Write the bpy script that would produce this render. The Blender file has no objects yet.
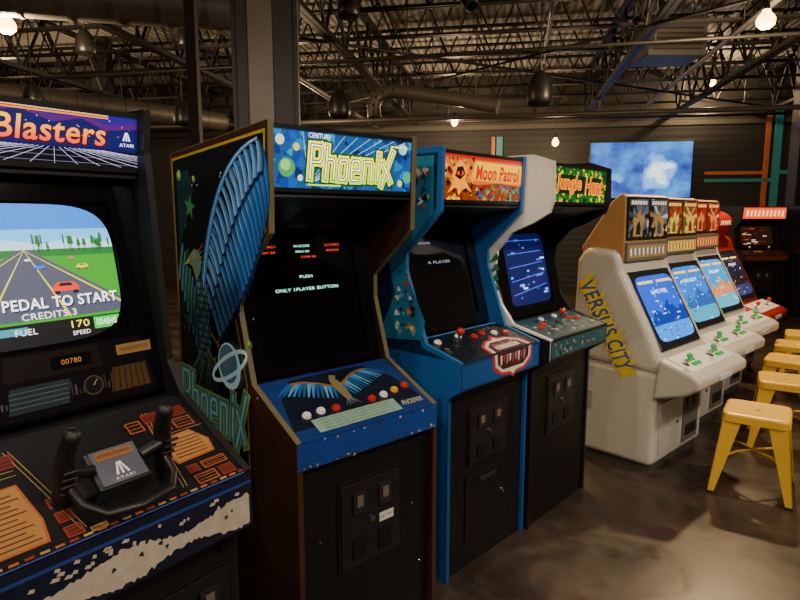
import bpy, math, random
from mathutils import Vector, Matrix
import bmesh
random.seed(3)
COL = bpy.context.scene.collection

# ------------------------------------------------------------------ materials
def lin(h):
    h = h.lstrip('#')
    o = []
    for i in (0, 2, 4):
        c = int(h[i:i+2], 16) / 255
        o.append(c/12.92 if c <= .04045 else ((c+.055)/1.055)**2.4)
    return o
MC = {}
def M(col, rough=.5, metal=0., emit=0., var=.15, scale=25., bump=0., col2=None, thr=None, coat=0.):
    key = (col, rough, metal, emit, var, scale, bump, col2, thr, coat)
    if key in MC: return MC[key]
    m = bpy.data.materials.new('surface_' + col.strip('#'))
    m.use_nodes = True
    nt = m.node_tree; b = nt.nodes['Principled BSDF']
    tc = nt.nodes.new('ShaderNodeTexCoord')
    nz = nt.nodes.new('ShaderNodeTexNoise'); nz.inputs['Scale'].default_value = scale
    nz.inputs['Detail'].default_value = 5
    nt.links.new(tc.outputs['Object'], nz.inputs['Vector'])
    mx = nt.nodes.new('ShaderNodeMix'); mx.data_type = 'RGBA'
    c = lin(col); c2 = lin(col2) if col2 else None
    if c2:
        mx.inputs['A'].default_value = (*c, 1); mx.inputs['B'].default_value = (*c2, 1)
    else:
        mx.inputs['A'].default_value = (*[x*(1-var) for x in c], 1)
        mx.inputs['B'].default_value = (*[min(1, x*(1+var)) for x in c], 1)
    if thr is not None:
        r = nt.nodes.new('ShaderNodeMapRange')
        r.inputs['From Min'].default_value = thr-.015; r.inputs['From Max'].default_value = thr+.015
        nt.links.new(nz.outputs['Fac'], r.inputs['Value'])
        nt.links.new(r.outputs['Result'], mx.inputs['Factor'])
    else:
        nt.links.new(nz.outputs['Fac'], mx.inputs['Factor'])
    nt.links.new(mx.outputs['Result'], b.inputs['Base Color'])
    b.inputs['Roughness'].default_value = rough
    b.inputs['Metallic'].default_value = metal
    if coat: b.inputs['Coat Weight'].default_value = coat
    if emit:
        nt.links.new(mx.outputs['Result'], b.inputs['Emission Color'])
        b.inputs['Emission Strength'].default_value = emit
    if bump:
        bp = nt.nodes.new('ShaderNodeBump'); bp.inputs['Strength'].default_value = bump
        bp.inputs['Distance'].default_value = .01
        nt.links.new(nz.outputs['Fac'], bp.inputs['Height'])
        nt.links.new(bp.outputs['Normal'], b.inputs['Normal'])
    MC[key] = m
    return m
def E(col, s=1.0): return M(col, rough=.4, emit=s*1.25, var=.04)
def EG(z0, z1, c0, c1, s):
    m = bpy.data.materials.new('graded_print'); m.use_nodes = True; nt = m.node_tree; b = nt.nodes['Principled BSDF']
    tc = nt.nodes.new('ShaderNodeTexCoord'); sp = nt.nodes.new('ShaderNodeSeparateXYZ'); nt.links.new(tc.outputs['Object'], sp.inputs[0])
    mr = nt.nodes.new('ShaderNodeMapRange'); mr.inputs['From Min'].default_value = z0; mr.inputs['From Max'].default_value = z1
    nt.links.new(sp.outputs['Z'], mr.inputs['Value'])
    mx = nt.nodes.new('ShaderNodeMix'); mx.data_type = 'RGBA'; mx.inputs['A'].default_value = (*lin(c0),1); mx.inputs['B'].default_value = (*lin(c1),1)
    nt.links.new(mr.outputs['Result'], mx.inputs['Factor'])
    nt.links.new(mx.outputs['Result'], b.inputs['Base Color']); nt.links.new(mx.outputs['Result'], b.inputs['Emission Color'])
    b.inputs['Emission Strength'].default_value = s; return m
def P(col, rough=.45): return M(col, rough=rough, var=.12)
BLACK = M('#0c0c0d', rough=.45, var=.3)
GLOSS = M('#060607', rough=.12, var=.2, coat=.5)
SATIN = M('#161617', rough=.4, var=.3, bump=.1, scale=200)
CHROME = M('#b8b8ba', rough=.25, metal=1.)
STEEL = M('#55534f', rough=.45, metal=.6)

# ------------------------------------------------------------------ geometry
class Fr:
    def __init__(s, o, u, v):
        s.o = Vector(o); s.u = Vector(u).normalized(); s.v = Vector(v).normalized(); s.n = s.u.cross(s.v)
    def p(s, a, b, c=0): return s.o + s.u*a + s.v*b + s.n*c
W0 = Fr((0,0,0), (1,0,0), (0,1,0))
def yzf(p0, p1, x=0):
    return Fr((x, p0[0], p0[1]), (1,0,0), (0, p1[0]-p0[0], p1[1]-p0[1]))

TXT = {}
def textgeo(s, bold=0.):
    k = (s, bold)
    if k in TXT: return TXT[k]
    cu = bpy.data.curves.new('t', 'FONT'); cu.body = s; cu.size = 1; cu.offset = bold; cu.resolution_u = 3
    cu.space_character = 1.06
    ob = bpy.data.objects.new('t', cu); COL.objects.link(ob)
    bpy.context.view_layer.update()
    dg = bpy.context.evaluated_depsgraph_get()
    me = bpy.data.meshes.new_from_object(ob.evaluated_get(dg))
    vs = [v.co.copy() for v in me.vertices]; fs = [tuple(p.vertices) for p in me.polygons]
    bpy.data.objects.remove(ob); bpy.data.meshes.remove(me); bpy.data.curves.remove(cu)
    TXT[k] = (vs, fs)
    return TXT[k]

def clip(poly, cl):
    out = list(poly)
    n = len(cl)
    for i in range(n):
        A = cl[i]; B = cl[(i+1) % n]
        inp = out; out = []
        if not inp: return []
        def side(p): return (B[0]-A[0])*(p[1]-A[1]) - (B[1]-A[1])*(p[0]-A[0])
        for j in range(len(inp)):
            p = inp[j]; q = inp[(j+1) % len(inp)]
            sp, sq = side(p), side(q)
            if sp >= 0: out.append(p)
            if (sp >= 0) != (sq >= 0):
                t = sp/(sp-sq); out.append((p[0]+(q[0]-p[0])*t, p[1]+(q[1]-p[1])*t))
    return out
def sup(cx, cy, rx, ry, n=6, k=40):
    r = []
    for i in range(k):
        t = 2*math.pi*i/k; c, s = math.cos(t), math.sin(t)
        r.append((cx+rx*math.copysign(abs(c)**(2/n), c), cy+ry*math.copysign(abs(s)**(2/n), s)))
    return r
def rect(a0, a1, b0, b1): return [(a0,b0),(a1,b0),(a1,b1),(a0,b1)]
def inset(poly, d):
    n = len(poly); out = []
    ar = sum(poly[i][0]*poly[(i+1)%n][1]-poly[(i+1)%n][0]*poly[i][1] for i in range(n))
    sg = 1 if ar > 0 else -1
    for i in range(n):
        p0 = Vector(poly[i-1]); p1 = Vector(poly[i]); p2 = Vector(poly[(i+1) % n])
        e1 = (p1-p0).normalized(); e2 = (p2-p1).normalized()
        n1 = Vector((-e1.y, e1.x))*sg; n2 = Vector((-e2.y, e2.x))*sg
        b = (n1+n2)
        if b.length < 1e-4: b = n1
        b.normalize()
        k = d/max(.35, b.dot(n1))
        out.append(tuple(p1+b*k))
    return out
GL = {'P':[[(0,0),(0,1),(.6,1),(.75,.88),(.75,.62),(.6,.5),(0,.5)]], 'h':[[(0,1),(0,0)],[(0,.62),(.5,.62),(.6,.5),(.6,0)]], 'o':[[(.1,0),(0,.1),(0,.52),(.1,.62),(.5,.62),(.6,.52),(.6,.1),(.5,0),(.1,0)]],
      'e':[[(.6,0),(.1,0),(0,.1),(0,.52),(.1,.62),(.5,.62),(.6,.52),(.6,.32),(0,.32)]], 'n':[[(0,0),(0,.62),(.5,.62),(.6,.5),(.6,0)]], 'i':[[(.2,0),(.2,.62)],[(.2,.80),(.2,.9)]],
      'x':[[(0,-.14),(.75,1.0)],[(0,.62),(.75,-.0)]]}
ADV = {'i':.5, 'P':1.0, 'x':1.0}

class MB:
    def __init__(s): s.V=[]; s.F=[]; s.I=[]; s.S=[]; s.mats=[]
    def mi(s, m):
        if m not in s.mats: s.mats.append(m)
        return s.mats.index(m)
    def add(s, vs, fs, m, sm=False):
        k = len(s.V); s.V += [tuple(v) for v in vs]; i = s.mi(m)
        for f in fs:
            s.F.append(tuple(x+k for x in f)); s.I.append(i); s.S.append(sm)
    def box(s, fr, a0, a1, b0, b1, c0, c1, m):
        vs = [fr.p(a,b,c) for c in (c0,c1) for b in (b0,b1) for a in (a0,a1)]
        s.add(vs, [(0,2,3,1),(4,5,7,6),(0,1,5,4),(2,6,7,3),(0,4,6,2),(1,3,7,5)], m)
    def cyl(s, fr, a, b, c0, c1, r0, r1, m, n=20, sm=True):
        vs = []
        for c, r in ((c0,r0),(c1,r1)):
            for i in range(n):
                t = 2*math.pi*i/n; vs.append(fr.p(a+r*math.cos(t), b+r*math.sin(t), c))
        s.add(vs, [(i,(i+1)%n,n+(i+1)%n,n+i) for i in range(n)], m, sm)
        s.add(vs[:n], [tuple(range(n))[::-1]], m); s.add(vs[n:], [tuple(range(n))], m)
    def lathe(s, fr, a, b, prof, m, n=20):
        vs = []
        for c, r in prof:
            for i in range(n):
                t = 2*math.pi*i/n; vs.append(fr.p(a+r*math.cos(t), b+r*math.sin(t), c))
        fs = []
        for j in range(len(prof)-1):
            for i in range(n): fs.append((j*n+i, j*n+(i+1)%n, (j+1)*n+(i+1)%n, (j+1)*n+i))
        s.add(vs, fs, m, True)
    def ball(s, c, r, m, sc=(1,1,1), n=14):
        c = Vector(c); vs=[]; rings = n//2
        for j in range(rings+1):
            ph = math.pi*j/rings
            for i in range(n):
                t = 2*math.pi*i/n
                vs.append((c.x+r*sc[0]*math.sin(ph)*math.cos(t), c.y+r*sc[1]*math.sin(ph)*math.sin(t), c.z+r*sc[2]*math.cos(ph)))
        s.add(vs, [(j*n+i, j*n+(i+1)%n, (j+1)*n+(i+1)%n, (j+1)*n+i) for j in range(rings) for i in range(n)], m, True)
    def tube(s, pts, r, m, n=8, sm=True, r2=None):
        pts = [Vector(p) for p in pts]; N = len(pts)
        up = None; vs = []
        for k in range(N):
            d = (pts[min(k+1,N-1)]-pts[max(k-1,0)]).normalized()
            if up is None:
                up = Vector((0,0,1)) if abs(d.z) < .9 else Vector((1,0,0))
            x = d.cross(up).normalized(); up = x.cross(d).normalized()
            rr = r if r2 is None else r+(r2-r)*k/(N-1)
            for i in range(n):
                t = 2*math.pi*(i+.5)/n; vs.append(pts[k]+x*rr*math.cos(t)+up*rr*math.sin(t))
        s.add(vs, [(k*n+i, k*n+(i+1)%n, (k+1)*n+(i+1)%n, (k+1)*n+i) for k in range(N-1) for i in range(n)], m, sm)
        s.add(vs[:n], [tuple(range(n))[::-1]], m); s.add(vs[-n:], [tuple(range(n))], m)
    def poly(s, fr, pts, c, m, cl=None):
        if cl: pts = clip(pts, cl)
        if len(pts) < 3: return
        s.add([fr.p(a,b,c) for a,b in pts], [tuple(range(len(pts)))], m)
    def disc(s, fr, a, b, r, c, m, k=20, ry=None, cl=None):
        s.poly(fr, [(a+r*math.cos(2*math.pi*i/k), b+(ry or r)*math.sin(2*math.pi*i/k)) for i in range(k)], c, m, cl)
    def line(s, fr, p, q, w, c, m, cl=None, w2=None):
        p = Vector(p); q = Vector(q); d = (q-p).normalized(); n = Vector((-d.y, d.x))
        w2 = w if w2 is None else w2
        s.poly(fr, [tuple(p-n*w/2), tuple(q-n*w2/2), tuple(q+n*w2/2), tuple(p+n*w/2)], c, m, cl)
    def prism(s, prof, x0, x1, m):
        n = len(prof)
        vs = [(x, y, z) for x in (x0, x1) for y, z in prof]
        s.add(vs, [tuple(range(n)), tuple(range(n, 2*n))[::-1]] + [(i, i+n, (i+1)%n+n, (i+1)%n) for i in range(n)], m)
    def text(s, t, fr, cx, cy, c, w, h, m, shear=0., rot=0., bold=0.):
        vs, fs = textgeo(t, bold)
        if not vs: return
        x0=min(v.x for v in vs); x1=max(v.x for v in vs); y0=min(v.y for v in vs); y1=max(v.y for v in vs)
        out=[]; cr, sr = math.cos(rot), math.sin(rot)
        for v in vs:
            b = ((v.y-y0)/max(1e-4,y1-y0)-.5)*h; a = ((v.x-x0)/max(1e-4,x1-x0)-.5)*w + shear*b
            out.append(fr.p(cx+a*cr-b*sr, cy+a*sr+b*cr, c))
        s.add(out, fs, m)
    def strokes(s, word, fr, x, y, w, h, layers, shear=.15, rot=0.):
        tot = sum(ADV.get(ch,.88) for ch in word); kx = w/tot; cr, sr = math.cos(rot), math.sin(rot)
        for wd, c, m in layers:
            cx = 0; j = 0
            for ch in word:
                for pl in GL[ch]:
                    pts = []
                    for px,py in pl:
                        a = cx+px*kx*.92+shear*py*h; b = py*h
                        pts.append((x+a*cr-b*sr, y+a*sr+b*cr))
                    for a, b in zip(pts[:-1], pts[1:]):
                        d = (Vector(b)-Vector(a)).normalized()*wd*.42
                        s.line(fr, tuple(Vector(a)-d), tuple(Vector(b)+d), wd, c+j*.000005, m); j += 1
                cx += ADV.get(ch,.88)*kx
    def build(s, name, parent=None, bevel=0, label=None, category=None, loc=None, rot=0, kind=None, group=None, recalc=True, seg=2):
        me = bpy.data.meshes.new(name); me.from_pydata(s.V, [], s.F)
        for m in s.mats: me.materials.append(m)
        me.polygons.foreach_set('material_index', s.I); me.polygons.foreach_set('use_smooth', s.S)
        if recalc:
            bm = bmesh.new(); bm.from_mesh(me); bmesh.ops.recalc_face_normals(bm, faces=bm.faces); bm.to_mesh(me); bm.free()
        me.update()
        o = bpy.data.objects.new(name, me); COL.objects.link(o)
        if parent: o.parent = parent
        if loc: o.location = loc
        if rot: o.rotation_euler[2] = rot
        if bevel:
            b = o.modifiers.new('bevel', 'BEVEL'); b.width = bevel; b.segments = seg; b.limit_method='ANGLE'; b.angle_limit=math.radians(35)
        if label: o['label'] = label
        if category: o['category'] = category
        if kind: o['kind'] = kind
        if group: o['group'] = group
        return o
def thing(name, label, category, loc, rot=0., group=None):
    e = bpy.data.objects.new(name, None); COL.objects.link(e)
    e.empty_display_size = .1; e.location = loc; e.rotation_euler[2] = rot
    e['label'] = label; e['category'] = category
    if group: e['group'] = group
    return e
def blob(x, y, w, rr=random):
    t = rr.uniform(0,6.28)
    return [(x+w*q*math.cos(t+a), y+w*q*math.sin(t+a)) for a, q in ((0,1),(1.0,.6),(2.2,.95),(3.4,.5),(4.6,.85))]

# ------------------------------------------------------------------ arcade parts
def joystick(par, fr, a, b, ballcol, h=.055, name='joystick'):
    mb = MB(); mb.cyl(fr, a, b, 0, .004, .022, .02, M('#1a1a1a', .4)); mb.cyl(fr, a, b, .004, h, .006, .005, CHROME, 10)
    mb.ball(fr.p(a,b,h+.012), .018, M(ballcol, .25, coat=.6)); return mb.build(name, par)
def button(par, fr, a, b, col, r=.014):
    mb = MB(); mb.cyl(fr, a, b, 0, .005, r*1.25, r*1.15, M(col, .3), 16); mb.cyl(fr, a, b, .005, .010, r, r*.9, M(col, .25, coat=.5), 16)
    return mb.build('button', par)
def coin_door(par, fr, a0, a1, b0, b1, sticker=True):
    w, h = a1-a0, b1-b0
    mb = MB(); mb.box(fr, a0, a1, b0, b1, 0, .008, M('#131314', .35, bump=.2, scale=150))
    mb.box(fr, a0+.012, a1-.012, b0+.012, b1-.012, .008, .012, M('#1c1c1e', .4, bump=.2, scale=150))
    d = mb.build('coin_door', par, bevel=.002)
    for k in (.3, .7):
        q = MB(); cx = a0+w*k
        q.box(fr, cx-.028, cx+.028, b0+h*.62, b0+h*.86, .012, .02, M('#3a3a3c', .3, .5))
        q.box(fr, cx-.013, cx+.013, b0+h*.70, b0+h*.82, .02, .0225, M('#6a5a50', .35, emit=.12))
        q.box(fr, cx-.0015, cx+.0015, b0+h*.64, b0+h*.69, .02, .021, CHROME)
        q.build('coin_slot', d, bevel=.0015)
        q = MB(); q.box(fr, cx-.03, cx+.03, b0+h*.12, b0+h*.34, .012, .017, M('#0a0a0a', .5)); q.build('coin_return', d)
    q = MB(); q.cyl(fr, a0+w*.5, b0+h*.5, .012, .02, .010, .010, CHROME, 14); q.build('lock', d)
    if sticker:
        q = MB(); q.box(fr, a0+w*.62, a0+w*.85, b0+h*.42, b0+h*.52, .012, .0135, P('#d8d8d4'))
        q.text('25¢ 1 PLAY', fr, a0+w*.735, b0+h*.47, .014, w*.19, h*.035, P('#222222')); q.build('sticker', d)
    return d

def upright(label, loc, phi, W, prof, z, sidemat, edgemat, T=.018, lowedge=None, bodymat=None, right=None, cat='arcade machine'):
    e = thing('arcade_cabinet', label, cat, (loc[0], loc[1], 0), math.radians(phi))
    D = prof[-1][0]
    bodymat = bodymat or BLACK
    for x0, x1 in ((0, T), (W-T, W)):
        R_ = right if (right and x0 > 0) else None
        mb = MB(); mb.prism(prof, x0, x1, R_ or sidemat); mb.build('side_panel', e)
        mb = MB()
        for i in range(len(prof)-1):
            p, q = prof[i], prof[i+1]
            if q[1] == 0 and p[1] == 0: continue
            d = Vector((q[0]-p[0], q[1]-p[1])); L = d.length
            f = Fr((x0, p[0], p[1]), (1,0,0), (0, d.x, d.y))
            mm = lowedge if (lowedge and max(p[1],q[1]) < .9) else (R_ or edgemat)
            mb.box(f, -.0008, T+.0008, 0, L, -.0005, .0022, mm)
        mb.build('edge_trim', e)
    mt, mbm, s1, s0, c1, c0, lip, fy = z['mt'], z['mb'], z['s1'], z['s0'], z['c1'], z['c0'], z['lip'], z['fy']
    body = [(fy,.0),(fy,lip),(c0[0]+.02,lip),(c0[0]+.01,c0[1]-.02),(c1[0],c1[1]-.012),(s0[0]+.02,s0[1]-.01),(s1[0]+.02,s1[1]),
            (mbm[0]+.02,mbm[1]-.02),(mt[0]+.02,mt[1]-.015),(D-.01,prof[-2][1]-.01),(D-.01,0.)]
    mb = MB(); mb.prism(body, T, W-T, bodymat); mb.build('cabinet_body', e)
    sp = yzf(s1, (mbm[0], mbm[1]-.02))
    Ls = math.hypot(mbm[0]-s1[0], mbm[1]-.02-s1[1])
    mb = MB(); mb.box(sp, T, W-T, 0, Ls, -.004, .004, SATIN)
    for k in range(7):
        mb.box(sp, W*.3, W*.7, Ls*(.25+.07*k), Ls*(.28+.07*k), .004, .006, M('#050505', .8))
    mb.build('speaker_panel', e)
    mf = yzf(mbm, mt); mh = math.hypot(mt[0]-mbm[0], mt[1]-mbm[1])
    sf = yzf(s0, s1); sh = math.hypot(s1[0]-s0[0], s1[1]-s0[1])
    cf = yzf(c0, c1); ch = math.hypot(c1[0]-c0[0], c1[1]-c0[1])
    ff = Fr((0, fy, 0), (1,0,0), (0,0,1))
    lf = Fr((0, c0[0], lip), (1,0,0), (0,0,1))
    side = Fr((-.0004, D, 0), (0,-1,0), (0,0,1))
    return e, dict(m=mf, mh=mh, s=sf, sh=sh, c=cf, ch=ch, f=ff, l=lf, side=side, T=T, W=W, D=D, lip=lip, liph=c0[1]-lip)

def marquee(e, g, bg, art):
    mb = MB(); f = g['m']; T=g['T']; W=g['W']; mh=g['mh']
    mb.box(f, T, W-T, 0, mh, -.012, 0, bg); art(mb, f, T, W-T, mh)
    mb.build('marquee', e, recalc=False)
    mb = MB()
    for b in (-.008, mh-.006): mb.box(f, T, W-T, b, b+.014, -.01, .005, SATIN)
    mb.build('marquee_retainer', e)
def bezel_screen(e, g, a0, a1, b0, b1, bezelmat, scrmat, art, bezart=None, sup_n=9):
    f=g['s']; T=g['T']; W=g['W']; sh=g['sh']
    mb = MB()
    mb.box(f, T, a0, 0, sh, -.01, .004, bezelmat); mb.box(f, a1, W-T, 0, sh, -.01, .004, bezelmat)
    mb.box(f, a0, a1, 0, b0, -.01, .004, bezelmat); mb.box(f, a0, a1, b1, sh, -.01, .004, bezelmat)
    if bezart: bezart(mb, f, T, W-T, sh)
    mb.build('screen_bezel', e, recalc=False)
    cl = sup((a0+a1)/2, (b0+b1)/2, (a1-a0)/2-.004, (b1-b0)/2-.004, sup_n, 48)
    mb = MB(); mb.box(f, a0, a1, b0, b1, -.018, -.006, GLOSS)
    mb.poly(f, cl, -.0055, scrmat); art(mb, f, a0, a1, b0, b1, cl)
    mb.build('screen', e, recalc=False)
def control(e, g, topmat, lipmat, art, over=.004):
    f=g['c']; W=g['W']; ch=g['ch']; l=g['l']
    mb = MB(); mb.box(f, over and .003, W-.003, 0, ch, -.012, .004, topmat)
    mb.box(l, .001, W-.001, 0, g['liph'], -.02, .003, lipmat)
    art(mb, f, ch, l)
    return mb.build('control_panel', e, recalc=False)
def front(e, g, m, h0=.08):
    f=g['f']; T=g['T']; W=g['W']
    mb = MB(); mb.box(f, T, W-T, h0, g['lip'], -.01, .002, m); mb.build('front_panel', e)
    mb = MB(); mb.box(f, T, W-T, 0, h0-.004, -.02, -.008, BLACK); mb.build('kick_plate', e)

# ================================================================== 1. driving cabinet
prof = [(.07,0),(.07,.70),(0,.72),(0,.872),(.27,1.03),(.33,1.12),(.385,1.70),(.375,1.815),(.93,1.815),(.93,0)]
e, g = upright('black upright driving arcade cabinet with glowing racing screen and steering yoke', (-.775,.98), 53.3, .64, prof,
    dict(mt=(.412,1.80), mb=(.425,1.655), s1=(.475,1.635), s0=(.35,1.03), c1=(.30,1.018), c0=(0,.865), lip=.72, fy=.06),
    M('#101012', .5, var=.3), M('#1b1b1d', .4))
def art(mb, f, a0, a1, h):
    mb.poly(f, rect(a0,a1,0,h), .0006, E('#101660', .6))
    mb.poly(f, rect(a0,a1,h*.78,h), .001, E('#2a1484', .8))
    mb.poly(f, [(a0,h*.8),(a0+.1,h*.93),(a0+.2,h*.82),(.32,h*.98),(.40,h*.84),(.47,h*.93),(.53,h*.78),(a1,h*.86),(a1,h*.5),(a0,h*.5)], .0014, E('#5a1880', .5))
    mb.poly(f, [(a0,h*.70),(a0+.1,h*.85),(a0+.2,h*.72),(.32,h*.90),(.40,h*.74),(.47,h*.85),(.53,h*.68),(a1,h*.76),(a1,h*.35),(a0,h*.35)], .0017, E('#101664', .6))
    random.seed(33)
    for k in range(40): mb.disc(f, random.uniform(a0,a1), random.uniform(h*.5,h*.98), random.uniform(.0006,.0014), .0019, E('#ffffff',.8), 6)
    mb.poly(f, rect(a0,a1,0,h*.32), .002, E('#07070c', .3))
    for k in range(-10, 11):
        mb.line(f, (.40+k*.012,h*.32), (.40+k*.06,0.004), .0010, .0023, E('#d8d8ff', .7), cl=rect(a0,a1,0,h))
    for k in (.27,.18,.08): mb.line(f, (a0,h*k), (a1,h*k), .0008, .0023, E('#9090e0', .5))
    GR = EG(1.712, 1.766, '#ff1c00', '#ffc400', 1.5)
    for t, x, w in (('Road',.155,.165),('Blasters',.400,.265)):
        mb.text(t, f, x+.002, h*.595, .0027, w*1.02, h*.44, E('#600810',.4), .12, 0, .035)
        mb.text(t, f, x, h*.60, .0031, w, h*.40, GR, .12, 0, .016)
    mb.line(f, (.05,h*.90),(.54,h*.90), .004, .0034, E('#ff8a00',1.0)); mb.line(f, (.05,h*.94),(.54,h*.94), .0025, .0034, E('#ffd000',1.0))
    mb.text('ATARI', f, .590, h*.45, .0036, .040, h*.06, E('#ffffff',1.2))
    for k in (-1,0,1): mb.line(f, (.590+k*.009,h*.53), (.590+k*.002,h*.68), .004, .0036, E('#ffffff',1.2), w2=.003)
marquee(e, g, E('#141a50', .8), art)
def scr(mb, f, a0, a1, b0, b1, cl):
    cx, cy, rx, ry = (a0+a1)/2, (b0+b1)/2, (a1-a0)/2, (b1-b0)/2
    def q(pts, c, col, s=1.2): mb.poly(f, [(cx+u*rx, cy+v*ry) for u,v in pts], c, E(col, s*.95), cl)
    q([(-1,.36),(1,.36),(1,.62),(-1,.62)], -.0050, '#58c0ff', 1.2)
    q([(-1,.36),(-.7,.46),(-.4,.40),(-.1,.48),(.3,.42),(.6,.50),(.9,.43),(1,.47),(1,.32),(-1,.32)], -.0047, '#b8e0f8', 1.1)
    q([(-1,-1),(1,-1),(1,.34),(-1,.34)], -.0044, '#36a020', .8)
    q([(-1,.24),(1,.24),(1,.34),(-1,.34)], -.0041, '#1f7a34', .7)
    q([(.02,.33),(.14,.33),(1.2,-.62),(-1.1,-.62)], -.0038, '#525a70', .6)
    for u in (-1.06,-.34,.42,1.12):
        mb.line(f, (cx+.08*rx, cy+.33*ry), (cx+u*rx, cy-.62*ry), .001, -.0035, E('#e8d820',1.0), cl, w2=.006)
    for (x,y,w,col) in ((.42,-.20,.13,'#d8331c'),(.20,.10,.05,'#3565e0'),(-.3,-.12,.11,'#e8c020'),(.62,.08,.06,'#e0c030'),(.10,.20,.03,'#e8e8e8'),(.52,.20,.03,'#d04080')):
        q([(x-w,y-w*.5),(x+w,y-w*.5),(x+w,y),(x+w*.6,y+w*.5),(x-w*.6,y+w*.5),(x-w,y)], -.0030, col)
        q([(x-w*.55,y+.01),(x+w*.55,y+.01),(x+w*.4,y+w*.4),(x-w*.4,y+w*.4)], -.0027, '#101830', .4)
        q([(x-w*.9,y-w*.75),(x-w*.5,y-w*.75),(x-w*.5,y-w*.45),(x-w*.9,y-w*.45)], -.0028, '#080808', .1)
        q([(x+w*.5,y-w*.75),(x+w*.9,y-w*.75),(x+w*.9,y-w*.45),(x+w*.5,y-w*.45)], -.0028, '#080808', .1)
    random.seed(77)
    for k in range(20):
        x = random.uniform(.15,.98); hh = random.uniform(.03,.20); w = random.uniform(.008,.02)
        q([(x,.30),(x+w*.5,.30),(x+w*.5,.34+hh),(x,.34+hh)], -.0027, '#2f5d2a', .5)
        q([(x-w,.32+hh*.5),(x+w*1.5,.32+hh*.5),(x+w,.36+hh),(x-w*.5,.36+hh)], -.0026, '#2f7a35', .6)
    q([(-1,-1),(1,-1),(1,-.66),(-1,-.66)], -.0024, '#10131c', .25)
    for c, o, col in ((-.0022,.003,'#203060'),(-.0019,0,'#ffffff')):
        mb.text('PRESS PEDAL TO START', f, cx+.165*rx+o, cy-.40*ry-o, c, rx*1.54, ry*.15, E(col, 1.5 if o==0 else .2), 0,0,.016)
    mb.text('CREDITS 3', f, cx+.22*rx, cy-.57*ry, -.0019, rx*.52, ry*.09, E('#ffffff',1.2))
    mb.poly(f, rect(cx-.28*rx,cx+.0*rx,cy-.80*ry,cy-.70*ry), -.0021, E('#38a0c0',.6), cl)
    mb.text('FUEL', f, cx-.02*rx, cy-.77*ry, -.0019, rx*.2, ry*.08, E('#ffffff',1.1))
    mb.text('170', f, cx+.50*rx, cy-.745*ry, -.0019, rx*.18, ry*.10, E('#ffe030',1.4))
    mb.text('SPEED', f, cx+.50*rx, cy-.87*ry, -.0019, rx*.18, ry*.06, E('#ffffff',1.1))
    mb.poly(f, rect(cx+.64*rx,cx+.92*rx,cy-.85*ry,cy-.68*ry), -.0019, E('#20c038',1.0), cl)
    mb.text('004840', f, cx+.775*rx, cy-.76*ry, -.0017, rx*.22, ry*.10, E('#f0ffe0',1.3))
def bez(mb, f_, a0, a1, h):
    f = Fr(f_.p(0,.022,0), f_.u, f_.v)
    mb.poly(f_, [(a0+.01,.008),(a1-.02,.008),(a1-.05,.168),(a0+.05,.168)], .0046, M('#121014', .2, coat=.5))
    mb.poly(f, [(.22,.080),(.46,.080),(.45,.140),(.23,.140)], .005, M('#1c1812', .25))
    mb.poly(f, rect(.33,.43,.092,.126), .0053, M('#0a0a0c', .2))
    mb.text('00780', f, .38, .109, .0056, .05, .013, E('#c07830',.35))
    mb.poly(f, rect(.50,.60,.100,.128), .005, M('#8a6a34',.4,emit=.12))
    mb.text('TRANSPORTER', f, .55, .114, .0054, .085, .010, P('#301000'))
    random.seed(8)
    for k in range(36):
        x = .14+.0095*k
        mb.poly(f, rect(x,x+.005,.02,.02+random.uniform(.010,.04)), .005, M(random.choice(['#2a3038','#484030','#382a3c','#4c5054','#3c2a1c']),.3))
    mb.poly(f, [(.22,.004),(.36,.004),(.37,.066),(.23,.066)], .0054, M('#2c3840',.2,emit=.03,coat=.5))
    for k in range(4): mb.line(f, (.225,.018+k*.012), (.362,.018+k*.012), .0015, .0057, M('#607278',.4))
    mb.disc(f, .425, .035, .026, .0056, M('#4a4034',.4)); mb.disc(f, .425, .035, .022, .0059, M('#141416',.3)); mb.line(f, (.425,.035),(.436,.050), .002, .0062, M('#b8a070',.4))
    mb.poly(f, [(.47,.005),(.585,.005),(.575,.07),(.48,.07)], .0052, M('#50381c',.3))
    for k in range(7): mb.line(f, (.475+k*.018,.005), (.485+k*.015,.07), .003, .0056, P('#100c08'))
bezel_screen(e, g, .045, .548, .176, .545, M('#08080a', .12, coat=.8), E('#1880ec', 1.0), scr, bez, 4.2)
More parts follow.
